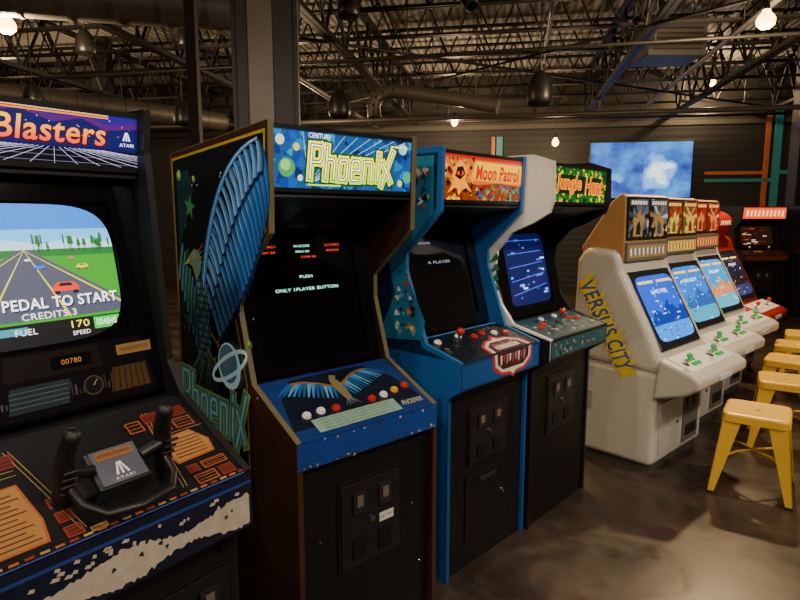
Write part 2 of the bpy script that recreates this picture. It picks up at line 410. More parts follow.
def cart(mb, f, ch, l):
    o, r, k_, y = M('#a8582a',.45), M('#8c2c1c',.45), M('#0d0d0f',.4), M('#a08850',.45)
    blocks = [(.19,.225,.02,.05,r),(.19,.225,.062,.092,r),(.235,.27,.012,.026,y),(.19,.225,.105,.135,r),(.14,.18,.25,.29,r),(.10,.13,.25,.29,o),
              (.50,.56,.02,.05,o),(.57,.61,.02,.05,r),(.50,.53,.06,.085,r),(.54,.61,.06,.085,o),(.49,.545,.215,.25,r),(.555,.61,.215,.25,o),(.49,.61,.26,.295,r),(.44,.48,.24,.28,o),(.03,.09,.285,.32,y)]
    for (a0,a1,b0,b1,m) in blocks:
        mb.poly(f, rect(a0,a1,b0,b1), .0045, m)
        mb.poly(f, rect(a0+.0035,a1-.0035,b0+.0035,b1-.0035), .005, k_ if m is not r else M('#501810',.45))
        for j in range(2):
            bb = b0+(b1-b0)*(j+1)/3
            mb.line(f, (a0+.005,bb),(a1-.005,bb), .002, .0054, m)
    mb.poly(f, [(.02,.03),(.16,.03),(.17,.09),(.16,.20),(.03,.20),(.015,.10)], .0045, o)
    mb.poly(f, [(.025,.035),(.155,.035),(.165,.09),(.155,.195),(.035,.195),(.02,.10)], .0049, M('#a87840',.45))
    for k in range(11): mb.line(f, (.035,.045+.013*k),(.15-.01*(k%3),.045+.013*k), .0035, .0053, M('#5a2a14',.5))
    mb.poly(f, [(.49,.10),(.60,.105),(.61,.15),(.58,.20),(.50,.195),(.48,.15)], .0045, o)
    mb.poly(f, [(.495,.105),(.596,.11),(.605,.15),(.577,.195),(.504,.19),(.486,.15)], .0049, M('#a87840',.45))
    for k in range(6): mb.line(f, (.50,.118+.012*k),(.59,.118+.012*k), .0035, .0053, M('#5a2a14',.5))
    for k in range(22):
        mb.poly(f, rect(.02+k*.028,.038+k*.028,.008,.014), .0052, [r,y,o][k%3])
    for (p,q_) in (((.23,.03),(.18,.30)),((.46,.03),(.50,.30)),((.22,.03),(.17,.30)),((.47,.03),(.51,.30)),((.01,.24),(.17,.24)),((.50,.205),(.63,.205)),((.01,.225),(.17,.225))):
        mb.line(f, p, q_, .0018, .0050, y)
    mb.line(f, (.01,.002),(.63,.002), .003, .005, M('#2b4fa0',.5))
    mb.poly(l, rect(.002,.638,.118,.126), .004, M('#24438c',.5))
    random.seed(12)
    top, bot = [], []
    for k in range(90):
        x = .01+.62*k/89
        env = .5+.5*math.sin(k*.14+2.2)
        top.append((x, .066+.026*env+random.uniform(-.005,.005)))
        bot.append((x, .034-.026*env+random.uniform(-.005,.005)))
    for k in range(89):
        mb.poly(l, [bot[k], bot[k+1], top[k+1], top[k]], .0038, M('#dccfbc',.7,col2='#a89884',scale=30.))
    for k in range(30):
        x, y_ = random.uniform(.02,.6), random.uniform(.085,.112); w = random.uniform(.004,.018)
        mb.poly(l, [(x,y_),(x+w,y_-.003),(x+w*1.2,y_+.004),(x+w*.4,y_+.007)], .0042, M('#c8b8a4',.7))
    for k in range(10):
        mb.poly(l, blob(random.uniform(.03,.6), random.uniform(.03,.08), random.uniform(.003,.009)), .0044, M('#1a2238',.6))
cp = control(e, g, M('#121214', .35), M('#121a30', .5), cart)
f = Fr(g['c'].p(-.012,.022,0), g['c'].u, g['c'].v)
mb = MB()
mb.tube([f.p(.234,.09,.05), f.p(.24,.03,.045), f.p(.27,-.012,.045), f.p(.345,-.024,.045), f.p(.42,-.012,.045), f.p(.45,.03,.045), f.p(.456,.09,.05)], .010, SATIN, 12)
st = mb.build('steering_yoke', cp)
mb = MB(); hx = Fr(f.p(.345,.10,.030), (1,0,0), (0,.75,.66))
mb.box(hx, -.062, .062, -.048, .054, -.045, .03, M('#1a1b1e', .4)); mb.build('yoke_housing', st, bevel=.01)
mb = MB(); mb.box(hx, -.052, .052, -.041, .047, .03, .034, M('#5c6574', .3, .3))
mb.box(hx, -.043, .043, .020, .041, .034, .035, M('#8a5a2c', .4))
mb.text('POWER STEERING', hx, 0, .031, .0356, .072, .008, P('#101010'))
mb.text('ATARI', hx, 0, -.032, .0346, .045, .007, P('#d8dce4'))
for k in (-1,0,1): mb.line(hx, (k*.013,-.023),(k*.003,.008), .0055, .0346, P('#f0f0f4'), w2=.004)
mb.build('badge_plate', st)
for sx in (-1, 1):
    mb = MB(); x = .345+sx*.116
    mb.tube([f.p(x,.09,.0), f.p(x,.10,.05), f.p(x-sx*.002,.115,.085), f.p(x-sx*.006,.12,.12), f.p(x-sx*.010,.118,.158)], .022, M('#141416',.5,bump=.3,scale=60), 16, r2=.0185)
    mb.ball(f.p(x-sx*.010,.118,.160), .0198, M('#141416',.5))
    mb.tube([f.p(x,.105,.075), f.p(.345+sx*.055,.10,.06)], .014, SATIN, 10)
    for k in range(4): mb.tube([f.p(x-.015,.10-.020,.04+.02*k), f.p(x+.015,.10-.020,.04+.02*k)], .004, M('#141416',.5), 6)
    gr = mb.build('grip', st)
    q = MB(); q.cyl(Fr(f.p(x-sx*.010,.118,.165), (1,0,0),(0,1,0)), 0, 0, 0, .018, .008, .007, M('#1c1c1e',.35), 12); q.build('trigger_button', gr)
front(e, g, M('#15130f', .55, var=.3, bump=.2, scale=60))
coin_door(e, g['f'], .34, .61, .30, .62)
mb = MB(); mb.cyl(g['f'], .585, .665, .002, .012, .017, .015, M('#30343c',.3,.8), 18); mb.build('lock', e)

# ================================================================== 2. blue bird cabinet
prof = [(.012,0),(0,.03),(0,.825),(.27,.957),(.345,1.20),(.345,1.29),(.127,1.475),(.115,1.815),(.86,1.765),(.86,0)]
BRN = M('#4a2816', .5, col2='#23130a', scale=7.)
e, g = upright('blue and brown upright space shooter cabinet with blue bird side art', (-.32,1.775), 42.4, .62, prof,
    dict(mt=(.122,1.80), mb=(.132,1.61), s1=(.43,1.47), s0=(.31,.96), c1=(.28,.95), c0=(0,.822), lip=.735, fy=.03),
    BRN, M('#6a6242', .4), lowedge=M('#2c1a10',.5,col2='#5a3620',scale=20.))
sf = g['side']; D = g['D']
mb = MB()
pp_up = [(D-y, z) for y, z in [(.29,.72),(.29,.957),(.36,1.20),(.36,1.29),(.135,1.475),(.123,1.80),(.86,1.755),(.86,.55),(.29,.55)]]
YEL, TEAL, BLU, LBL = M('#b89a2c',.45), M('#08141a',.45), M('#1d5fb4',.4), M('#7ab8e6',.4)
mb.poly(sf, inset(pp_up, .008), .0008, YEL); mb.poly(sf, inset(pp_up, .018), .0014, TEAL)
mb.poly(sf, [(.04,.62),(.30,.62),(.30,1.0),(.16,1.30),(.04,1.45)], .0018, M('#0d3a2c',.5))
mb.poly(sf, [(.05,1.40),(.12,1.50),(.20,1.62),(.16,1.70),(.05,1.68)], .0018, M('#123a44',.5))
def star(x, y, r, c_, m, k=5, ph=0):
    mb.poly(sf, [(x+r*(1 if j%2==0 else .4)*math.cos(ph+math.pi*j/k), y+r*(1 if j%2==0 else .4)*math.sin(ph+math.pi*j/k)) for j in range(2*k)], c_, m)
star(.12,1.12,.07,.0020,M('#2f8a50',.4),5,.4); star(.10,1.36,.06,.0020,M('#2a7a58',.4),5,1.0); star(.16,1.56,.05,.0020,M('#3f9a60',.4),5,.1)
def bez2(P0,P1,P2,t): return ((1-t)**2*P0[0]+2*t*(1-t)*P1[0]+t*t*P2[0], (1-t)**2*P0[1]+2*t*(1-t)*P1[1]+t*t*P2[1])
def feather(s0_, e0_, bow, w, c_, cols):
    mid = ((s0_[0]+e0_[0])/2+bow, (s0_[1]+e0_[1])/2+bow*.8)
    L_, R_ = [], []
    dx, dy = e0_[0]-s0_[0], e0_[1]-s0_[1]; l_ = math.hypot(dx,dy); nx, ny = -dy/l_, dx/l_
    for j in range(11):
        u = j/10; x, y = bez2(s0_, mid, e0_, u); ww = w*(.7+.6*u) if u < .85 else w*(1.2*math.sqrt(max(0,(1-u)/.15))+.02)
        L_.append((x+nx*ww, y+ny*ww)); R_.append((x-nx*ww, y-ny*ww))
    mb.poly(sf, L_+R_[::-1], c_, M('#10305c',.4))
    def between(k0, k1): return [((x*(1-k0)+y*k0),(x2*(1-k0)+y2*k0)) for (x,x2),(y,y2) in zip(L_,R_)], [((x*(1-k1)+y*k1),(x2*(1-k1)+y2*k1)) for (x,x2),(y,y2) in zip(L_,R_)]
    A, B = between(.12,.88); mb.poly(sf, A[:-1]+B[:-1][::-1], c_+.00006, M(cols[0],.4))
    A, B = between(.42,.88); mb.poly(sf, A[:-1]+B[:-1][::-1], c_+.00012, M(cols[1],.4))
    A, B = between(.74,.88); mb.poly(sf, A[:-1]+B[:-1][::-1], c_+.00017, M(cols[2],.4))
NF = 18
for i in range(NF):
    t = i/(NF-1)
    s0_ = bez2((.690,1.755),(.38,1.70),(.28,1.26),t); e0_ = bez2((.712,1.50),(.66,1.27),(.40,1.08),t)
    feather(s0_, e0_, .045*(1-t)+.01, .019, .0022+.00024*i, ['#2464b8','#3a88da','#98ccf4'])
for i in range(16):
    t = i/15
    s0_ = bez2((.690,1.758),(.38,1.71),(.28,1.26),t); e1 = bez2((.712,1.50),(.66,1.27),(.40,1.08),t)
    feather(s0_, (s0_[0]+(e1[0]-s0_[0])*.42, s0_[1]+(e1[1]-s0_[1])*.42), .018, .017, .0068+.0001*i, ['#3a80d0','#62a8ea','#c0e4fc'])
c_ = .0086
for i in range(12):
    p0 = bez2((.695,1.765),(.37,1.725),(.255,1.24),i/12); p1 = bez2((.695,1.765),(.37,1.725),(.255,1.24),(i+1)/12)
    mb.line(sf, p0, p1, .010+.0025*i, c_+.00004*i, M('#3a88da',.4), w2=.0125+.0025*i)
    mb.line(sf, p0, p1, .004, c_+.0006, M('#c8e6f8',.4))
for i in range(8):
    t = i/7; x0=.22-.13*t; z0=1.20+.22*t
    feather((x0,z0), (x0-.03-.02*t, z0-.24+.08*t), -.01, .016, .0024+.0003*i, [['#1f6a4a','#2f9a60','#88c878'],['#1d5088','#3a80b8','#90c0d8']][i%2])
mb.poly(sf, [(.215,1.30),(.26,1.29),(.31,1.20),(.32,1.10),(.30,1.02),(.26,.97),(.225,1.0),(.205,1.07),(.20,1.18)], .0096, M('#1c4c68',.4))
for k in range(6):
    for j in range(11):
        x, y = .212+.018*k+.008*(j%2), 1.27-.026*j
        if not (.205 < x < .308): continue
        mb.poly(sf, [(x-.008,y+.009),(x+.008,y+.009),(x+.006,y-.004),(x,y-.013),(x-.006,y-.004)], .0098+.00002*j, M(['#60a890','#88b8a8','#3f80b0'][(j+k)%3],.4))
mb.poly(sf, [(.21,1.28),(.255,1.33),(.260,1.37),(.238,1.40),(.20,1.405),(.165,1.385),(.145,1.365),(.11,1.342),(.15,1.347),(.18,1.335)], .0102, M('#7a9880',.4))
mb.poly(sf, [(.165,1.383),(.145,1.365),(.105,1.340),(.15,1.349)], .0104, M('#d8c068',.4))
for k in range(4): mb.line(sf, (.238,1.395-.010*k),(.280,1.43-.026*k), .007, .0104, M(['#c07038','#5a98b0'][k%2],.4), w2=.002)
mb.disc(sf, .195, 1.380, .008, .0106, P('#e8e0c0'), 8); mb.disc(sf, .193, 1.380, .0045, .0108, P('#101010'), 8)
for k in range(9): mb.line(sf, (.21+.012*k,1.0), (.08+.034*k,.88-.01*(k%2)), .014, .0094+.00002*k, [M('#98a860',.4), BLU, M('#3a9a60',.4)][k%3], w2=.003)
for x, z_ in ((.31,1.10),(.28,1.03)):
    mb.line(sf, (x,z_),(x+.05,z_-.03), .014, .0106, M('#b0a058',.4), w2=.009)
    for k in (-1,0,1): mb.line(sf, (x+.05,z_-.03),(x+.085-.01*abs(k),z_-.04+.03*k), .008, .0108, M('#d0c070',.4), w2=.002)
PLN = M('#d0eef2',.4,emit=.15)
mb.disc(sf, .45, 1.0, .085, .0110, PLN); mb.disc(sf, .443, 1.007, .070, .0112, M('#58a0c0',.4,emit=.05)); mb.disc(sf, .430, 1.025, .042, .0114, M('#a0d4e0',.4), 14)
for k in range(26):
    t0, t1 = 2*math.pi*k/26, 2*math.pi*(k+1)/26
    def el(t, A=.145, B=.035, r=.45): x=A*math.cos(t); y=B*math.sin(t); return (.45+x*math.cos(r)-y*math.sin(r), 1.0+x*math.sin(r)+y*math.cos(r))
    mb.line(sf, el(t0), el(t1), .015, .0116, PLN)
for (a,b,r) in ((.09,1.68,.022),(.22,1.66,.014),(.60,1.10,.016)):
    mb.disc(sf, a, b, r, .0076, M('#4a9a58',.4)); mb.disc(sf, a-.006, b+.004, r*.6, .008, M('#c8d868',.4))
for k in range(30):
    mb.disc(sf, random.uniform(.05,.66), random.uniform(.9,1.70), .004, .0020, P('#d8e0e0'), 6)
mb.strokes('Phoenix', sf, .03, .740, .55, .175, [(.050,.0120,M('#c0c048',.4,emit=.05)),(.038,.0124,M('#3a9890',.4,emit=.06)),(.012,.0128,M('#a8e0d8',.4,emit=.06))], .10)
mb.build('side_artwork', e, label='blue winged bird with planets and pale green lettering', recalc=False)
def art(mb, f, a0, a1, h):
    random.seed(6)
    for k in range(120):
        mb.poly(f, blob(random.uniform(a0,a1), random.uniform(0,h), random.uniform(.006,.03)), .0004+.000004*k, E(random.choice(['#1058b8','#1878c0','#1040a0','#0c3478','#2090b8','#0c2460']),.6), cl=rect(a0,a1,0,h))
    mb.disc(f, .07, h*.36, .030, .001, E('#3f9a50',.8)); mb.disc(f, .065, h*.40, .018, .0012, E('#8fd070',.8)); mb.disc(f, .045, h*.80, .016, .001, E('#c8e0a0',.9)); mb.disc(f, .105, h*.70, .012, .001, E('#e0c040',1.)); mb.disc(f,.12,h*.2,.010,.001,E('#e0e0c0',.9))
    mb.disc(f, .56, h*.82, .02, .001, E('#90c8d0',.9)); mb.disc(f, .585, h*.3, .022, .001, E('#409a88',.8)); mb.disc(f, .55, h*.18, .012, .001, E('#d0e060',.8))
    for k in range(9): mb.line(f, (.15,h*.1),(.13+.055*k,h*.95), .002, .0011, E('#a8e0e8',.6))
    GY = EG(1.63, 1.76, '#b0e000', '#ffe800', 1.7)
    mb.strokes('Phoenix', f, .155, h*.20, .365, h*.55, [(.042,.0016,E('#0c5a40',.5)),(.034,.0018,E('#08202c',.1)),(.028,.0021,GY),(.012,.0025,E('#0c4038',.3)),(.0045,.0028,E('#fffcd0',1.9))], .08)
    mb.line(f, (.15,h*.09),(.28,h*.09), .005, .0024, GY); mb.line(f, (.50,h*.85),(.58,h*.85), .005, .0024, GY)
    mb.text('CENTURI', f, .19, h*.91, .0030, .08, h*.08, E('#ffffff',1.1))
marquee(e, g, E('#184e90', .7), art)
def scr(mb, f, a0, a1, b0, b1, cl):
    w = a1-a0; h = b1-b0
    R, Wt = E('#e8402c',1.3), E('#98f0e0',1.6)
    for t, x, m in (('SCORE1',.18,R),('HI-SCORE',.5,Wt),('SCORE2',.80,R)):
        mb.text(t, f, a0+w*x, b0+h*.93, -.005, w*.15, .009, m)
    for t, x, m in (('000120',.18,R),('006120',.5,Wt),('000000',.80,R)):
        mb.text(t, f, a0+w*x, b0+h*.885, -.005, w*.13, .008, m)
    mb.text('COIN 03', f, a0+w*.55, b0+h*.84, -.005, w*.14, .008, R)
    mb.text('PUSH', f, a0+w*.5, b0+h*.68, -.005, w*.12, .011, Wt)
    mb.text('ONLY 1PLAYER BUTTON', f, a0+w*.5, b0+h*.58, -.005, w*.60, .012, Wt)
bezel_screen(e, g, .075, .545, .03, .50, M('#070708', .12, coat=.8), M('#050506', .08, coat=.6), scr)
def cart(mb, f, ch, l):
    mb.poly(f, rect(.01,.61,.012,ch-.008), .0045, M('#15306e',.4))
    mb.poly(f, [(.02,.05),(.06,.20),(.14,ch-.015),(.47,ch-.015),(.55,.20),(.59,.05)], .005, M('#0a1526',.4))
    for sg in (-1, 1):
        for k in range(13):
            t = k/12
            p0 = (.30+sg*(.02+.15*t), .215+.055*math.sin(t*1.8)); p1 = (.30+sg*(.04+.20*t), .150+.075*t)
            mb.line(f, p0, p1, .016, .0054+.00010*k, M(['#1c5aa0','#3a88c8','#6098b8','#245a90'][k%4],.4), w2=.005)
        for k in range(8):
            t0, t1 = k/8, (k+1)/8
            mb.line(f, (.30+sg*(.02+.15*t0), .215+.055*math.sin(t0*1.8)), (.30+sg*(.02+.15*t1), .215+.055*math.sin(t1*1.8)), .010, .0070, M('#8a6038',.4))
    mb.poly(f, [(.285,.14),(.315,.14),(.322,.21),(.312,.25),(.325,.265),(.30,.275),(.285,.25),(.278,.21)], .0076, M('#7a7048',.4))
    for k in range(5): mb.line(f, (.30,.15),(.27+.015*k,.105), .006, .0074, M(['#8a6038','#3a88c8'][k%2],.4), w2=.002)
    mb.poly(f, rect(.10,.46,.018,.080), .0078, M('#86a898',.45))
    for k in range(4): mb.text('PRESS ONE OR TWO PLAYER START BUTTON', f, .28, .070-.014*k, .0081, .30, .007, P('#20402c'))
    mb.text('PHOENIX', f, .53, .045, .0072, .10, .024, M('#c8c8a0',.4), .2)
    random.seed(3)
    for k in range(60):
        mb.poly(l, blob(random.uniform(.02,.61), random.choice([random.uniform(.078,.086), random.uniform(.0,.010), random.uniform(.0,.014)]), random.uniform(.002,.009)), .0034+.00001*k, M(random.choice(['#8a98b8','#3a2418','#5a3a20','#102048','#b8b4a8']),.6))
cp = control(e, g, M('#17327c', .35), M('#1d4aa4', .45, col2='#16387c', scale=12.), cart)
f = g['c']
for a, b, c in ((.10,.105,'#e8e8e8'),(.16,.110,'#e8e8e8'),(.22,.105,'#c0281c'),(.38,.105,'#c0281c'),(.44,.110,'#e8e8e8'),(.50,.120,'#e8a020'),(.56,.13,'#c0281c')):
    button(cp, Fr(f.p(0,0,.006), f.u, f.v), a, b, c, .013)
front(e, g, M('#0b0b0d', .5, bump=.2, scale=90))
coin_door(e, g['f'], .17, .46, .30, .63)
mb = MB(); ff = g['f']
for a,b in ((.06,.70),(.56,.70),(.06,.2),(.56,.2),(.10,.45),(.52,.45)): mb.cyl(ff, a, b, .002, .006, .006, .004, CHROME, 10)
mb.build('bolt', e)

# ================================================================== 3. blue cabinet
prof = [(.06,0),(.06,.80),(.0,.84),(0,.955),(.18,1.005),(.29,1.30),(.29,1.37),(.108,1.545),(.10,1.79),(.80,1.79),(.80,0)]
e, g = upright('bright blue upright arcade cabinet with orange lettered marquee and dark screen', (.235,2.28), 47, .60, prof,
    dict(mt=(.11,1.775), mb=(.118,1.585), s1=(.40,1.50), s0=(.27,1.02), c1=(.24,1.015), c0=(0,.95), lip=.84, fy=.075),
    M('#155fac', .4, var=.12), M('#2a6aa4', .4), lowedge=M('#164c88',.4))
sf = g['side']; D = g['D']; mb = MB()
pu = [(D-y, z) for y, z in [(.0,.95),(.18,1.005),(.29,1.30),(.29,1.37),(.108,1.545),(.10,1.79),(.80,1.79),(.80,.95)]]
mb.poly(sf, inset(pu,.02), .0008, M('#0d2a4c',.4))
mb.poly(sf, [(.35,1.0),(.60,1.02),(.62,1.10),(.52,1.28),(.50,1.38),(.66,1.54),(.66,1.76),(.5,1.76),(.40,1.40),(.45,1.2)], .0014, M('#2a80a8',.4))
random.seed(14)
for k in range(34): mb.poly(sf, blob(random.uniform(.46,.57), random.uniform(1.04,1.30), random.uniform(.006,.020)), .0018+.00004*k, M(random.choice(['#e8d8a0','#b05028','#e8e8e8','#18406a','#c89838','#0c1c30','#60a8c0']),.4))
for k in range(26): mb.poly(sf, blob(random.uniform(.52,.63), random.uniform(1.56,1.73), random.uniform(.006,.022)), .0018+.00004*k, M(random.choice(['#d8c878','#b05028','#e8e8e0','#18406a','#0c1c30']),.4))
mb.line(sf, (.70,.02),(.70,.80), .02, .001, M('#0e4a8a',.4))
mb.build('side_artwork', e, recalc=False)
def art(mb, f, a0, a1, h):
    cl = rect(a0,a1,0,h)
    mb.poly(f, [(a0,0),(a1,0),(a1,h*.38),(.40,h*.42),(.26,h*.36),(a0,h*.5)], .0006, E('#8a3408',.6))
    mb.poly(f, rect(a0,a1,h*.90,h), .0008, E('#c01c0c',.8))
    random.seed(5)
    for k in range(110):
        mb.poly(f, blob(random.uniform(a0,.24), random.uniform(0,h*.9), random.uniform(.004,.018)), .001+.000006*k, E(random.choice(['#ffa808','#281008','#e05400','#7a1c08','#c08800','#181008','#f0c030']),.7), cl)
    for k in range(130):
        mb.poly(f, blob(random.uniform(.22,a1), random.uniform(0,h*.36), random.uniform(.004,.016)), .001+.000005*k, E(random.choice(['#108a48','#8a1c0c','#e89800','#101828','#c03800','#18a070','#1058a0']),.7), cl)
    mb.poly(f, [(.05,.03),(.09,.08),(.08,.13),(.13,.165),(.18,.13),(.165,.085),(.215,.035),(.17,.055),(.135,.04),(.10,.055)], .0018, E('#f09800',.9)); mb.poly(f, [(.095,.10),(.13,.085),(.165,.11),(.145,.14),(.11,.135)], .0021, E('#281008',.3)); mb.poly(f, [(.105,.108),(.125,.102),(.122,.122)], .0023, E('#f03000',1.)); mb.poly(f, [(.137,.10),(.155,.112),(.142,.124)], .0023, E('#f03000',1.))
    mb.poly(f, [(.20,h*.46),(.585,h*.42),(.582,h*.84),(.23,h*.86)], .0024, EG(1.66,1.76,'#ff9000','#ffd800',.95))
    mb.text('Moon Patrol', f, .400, h*.635, .0028, .325, h*.32, E('#600400',.2), .1, 0, .026)
    mb.text('Moon Patrol', f, .399, h*.645, .0031, .322, h*.29, E('#d80800',.7), .1, 0, .010)
marquee(e, g, E('#c86818', .8), art)
def scr(mb, f, a0, a1, b0, b1, cl):
    mb.text('A PLAYER', f, (a0+a1)/2, b0+.26, -.005, .16, .012, E('#a8b8d0',.5))
    mb.text('000000', f, (a0+a1)/2-.08, b1-.05, -.005, .08, .010, E('#c0d0ff',.4))
bezel_screen(e, g, .085, .515, .05, .45, M('#0b0c0e', .12, coat=.8), M('#0c0d10', .08, coat=.6), scr)
def cart(mb, f, ch, l):
    mb.poly(f, rect(.01,.59,.01,ch-.01), .0045, M('#10161f',.4))
    random.seed(22)
    for k in range(60):
        mb.poly(f, blob(random.uniform(.03,.56), random.uniform(.02,.22), random.uniform(.006,.022)), .0047+.00002*k, M(random.choice(['#203048','#584030','#5a3024','#78705f','#1c2844','#0c1420']),.4))
    mb.line(f, (.02,.235),(.58,.235), .008, .0062, M('#3d8fd8',.4))
    PK, CR, DK = M('#b83430',.4), M('#e0d6c8',.4), M('#4a1c20',.4)
    mb.poly(f, [(.215,.004),(.535,.004),(.52,.07),(.45,.105),(.40,.11),(.375,.135),(.35,.11),(.30,.105),(.23,.07)], .0064, PK)
    mb.poly(f, [(.232,.004),(.518,.004),(.505,.062),(.445,.094),(.395,.098),(.375,.118),(.355,.098),(.305,.094),(.245,.062)], .0067, CR)
    mb.poly(f, [(.250,.004),(.500,.004),(.490,.054),(.44,.082),(.31,.082),(.26,.054)], .0070, DK)
    for k in range(7): mb.line(f, (.375,.035),(.375+.105*math.cos(.3+k*.42),.03+.05*math.sin(.3+k*.42)), .007, .0072, [PK,CR][k%2], w2=.002)
    mb.poly(f, rect(.29,.46,.018,.046), .0074, CR)
    mb.text('MOON PATROL', f, .375, .032, .0077, .15, .020, PK, 0,0,.01)
    mb.poly(l, rect(.01,.59,.01,.10), .0036, M('#174f94',.4)); 
    mb.poly(l, [(.215,.110),(.535,.110),(.528,.05),(.47,.014),(.40,.008),(.375,-.010),(.35,.008),(.28,.014),(.222,.05)][::-1], .0042, PK)
    mb.poly(l, [(.232,.110),(.518,.110),(.511,.058),(.462,.026),(.397,.020),(.375,.004),(.353,.020),(.288,.026),(.239,.058)][::-1], .0046, CR)
    mb.poly(l, [(.250,.110),(.500,.110),(.494,.064),(.455,.038),(.295,.038),(.256,.064)][::-1], .0050, DK)
    for k in range(9): mb.poly(l, [(.272+k*.023,.100),(.288+k*.023,.100),(.286+k*.0225,.062+.010*(k%2)),(.276+k*.0225,.055+.010*(k%2))], .0054, [CR,PK,M('#8a98a8',.4)][k%3])
cp = control(e, g, M('#141c2a', .35), M('#12396c', .4), cart)
f = Fr(g['c'].p(0,0,.006), g['c'].u, g['c'].v)
joystick(cp, f, .14, .13, '#b82018', .05)
for a, b, c in ((.30,.16,'#c02418'),(.37,.17,'#c02418'),(.44,.15,'#e8e8e8'),(.50,.13,'#c02418'),(.07,.18,'#e8e8e8'),(.22,.19,'#e8e8e8')): button(cp, f, a, b, c)
front(e, g, M('#0d0d10', .45, bump=.2, scale=90))
coin_door(e, g['f'], .15, .45, .46, .72, False); 
mb = MB(); mb.box(g['f'], .14,.46,.12,.42,.002,.008,M('#101012',.4,bump=.2,scale=100)); mb.box(g['f'], .24,.36,.37,.39,.008,.014,M('#2a2a2c',.4)); mb.cyl(g['f'],.42,.27,.008,.016,.011,.010,CHROME,12); mb.build('cash_box_door', e, bevel=.003)

# ================================================================== 4. white sided cabinet
prof = [(.09,0),(.09,.80),(.0,.86),(0,.96),(.2,1.01),(.27,1.10),(.32,1.22),(.30,1.36),(.22,1.45),(.10,1.50),(.03,1.54),(.01,1.60),(.015,1.765),(.12,1.80),(.80,1.80),(.80,0)]
e, g = upright('black upright arcade cabinet with curved white side panel and green marquee', (.69,2.70), 48, .62, prof,
    dict(mt=(.03,1.755), mb=(.035,1.585), s1=(.36,1.48), s0=(.25,1.02), c1=(.23,1.01), c0=(0,.955), lip=.86, fy=.10),
    M('#ece9e2', .45, var=.05), M('#dcdad4', .4), lowedge=M('#141416',.4), right=M('#18181a',.4))
sf = g['side']; D = g['D']; mb = MB()
mb.poly(sf, [(.16,0),(.71,0),(.71,.80),(.80,.86),(.80,.955),(.60,1.0),(.16,1.0)], .0008, M('#121214',.4))
for k, m in enumerate((M('#16323c',.4), M('#5f8a8c',.4), M('#1f4c54',.4))):
    o = .022*k
    mb.line(sf, (.50-o,1.02),(.42-o,1.20), .012, .0012, m); mb.line(sf, (.42-o,1.20),(.42-o,1.36), .012, .0014, m); mb.line(sf, (.42-o,1.36),(.50-o,1.50), .012, .0016, m)
for k in range(5): mb.poly(sf, [(.46,1.10+.05*k),(.52,1.12+.05*k),(.50,1.15+.05*k)], .002, M('#2a8a58',.4))
mb.build('side_artwork', e, recalc=False)
def art(mb, f, a0, a1, h):
    random.seed(9); cl = rect(a0,a1,0,h)
    for k in range(240):
        mb.poly(f, blob(random.uniform(a0,a1), random.uniform(0,h), random.uniform(.005,.020)), .0006+.000004*k, E(random.choice(['#107a1c','#083c14','#28a018','#78b020','#06240e','#d8a010','#0c4a1c','#f0d010']),.75), cl)
    mb.poly(f, [(.07,h*.26),(.56,h*.28),(.565,h*.74),(.065,h*.78)], .0020, E('#0a2a10',.3))
    for t, x, w in (('Jungle',.19,.26),('Hunt',.46,.20)):
        mb.text(t, f, x, h*.51, .0024, w, h*.54, E('#f8c000',.9), .1, 0, .045)
        mb.text(t, f, x, h*.51, .0028, w*.96, h*.48, E('#e81000',.9), .1, 0, .010)
marquee(e, g, E('#145a22', .6), art)
def scr(mb, f, a0, a1, b0, b1, cl):
    random.seed(2)
    for k in range(26):
        x, y = random.uniform(a0+.02,a1-.06), random.uniform(b0+.03,b1-.03)
        mb.poly(f, rect(x,x+random.uniform(.01,.05),y,y+.010), -.005+.00003*k, E(random.choice(['#6fa0ff','#2040b0','#a0e0ff','#4060d0']),1.0), cl)
    for k in range(5): mb.line(f, (a0+.04,b0+.06+.07*k),(a1-.04,b0+.10+.06*k), .004, -.004, E('#3a60e0',1.0), cl)
bezel_screen(e, g, .10, .52, .05, .43, M('#08080a', .12, coat=.8), E('#0b1450', .7), scr)
def cart(mb, f, ch, l):
    mb.poly(f, rect(.01,.61,.01,ch-.01), .0045, M('#1c4250',.4,emit=.06))  # slight emission in top and lip makes the teal panel look lit
    random.seed(25)
    for k in range(110):
        mb.poly(f, blob(random.uniform(.03,.58), random.uniform(.02,.19), random.uniform(.005,.018)), .0047+.000012*k, M(random.choice(['#3c7888','#88a8a0','#1c4454','#6a5a3c','#0c2028','#a8b8a8','#14181c','#284038']),.4))
    mb.poly(l, rect(.01,.61,.01,.085), .0036, M('#1c4854',.4,emit=.05))
    for k in range(70): mb.poly(l, blob(random.uniform(.03,.58), random.uniform(.02,.075), random.uniform(.004,.012)), .0040+.00001*k, M(random.choice(['#88b0b0','#1c4454','#b89850','#0c2028','#50909a','#14181c']),.4))
cp = control(e, g, M('#141414', .35), M('#141618', .4), cart)
f = Fr(g['c'].p(0,0,.006), g['c'].u, g['c'].v)
joystick(cp, f, .31, .12, '#c02010', .05)
for a, b, c in ((.12,.12,'#c8281c'),(.18,.14,'#c8281c'),(.44,.14,'#c8281c'),(.50,.12,'#c8281c'),(.38,.19,'#e8e8e8'),(.24,.19,'#e8e8e8')): button(cp, f, a, b, c)
front(e, g, M('#0c0c0e', .45, bump=.2, scale=90))
coin_door(e, g['f'], .16, .46, .44, .74, False)

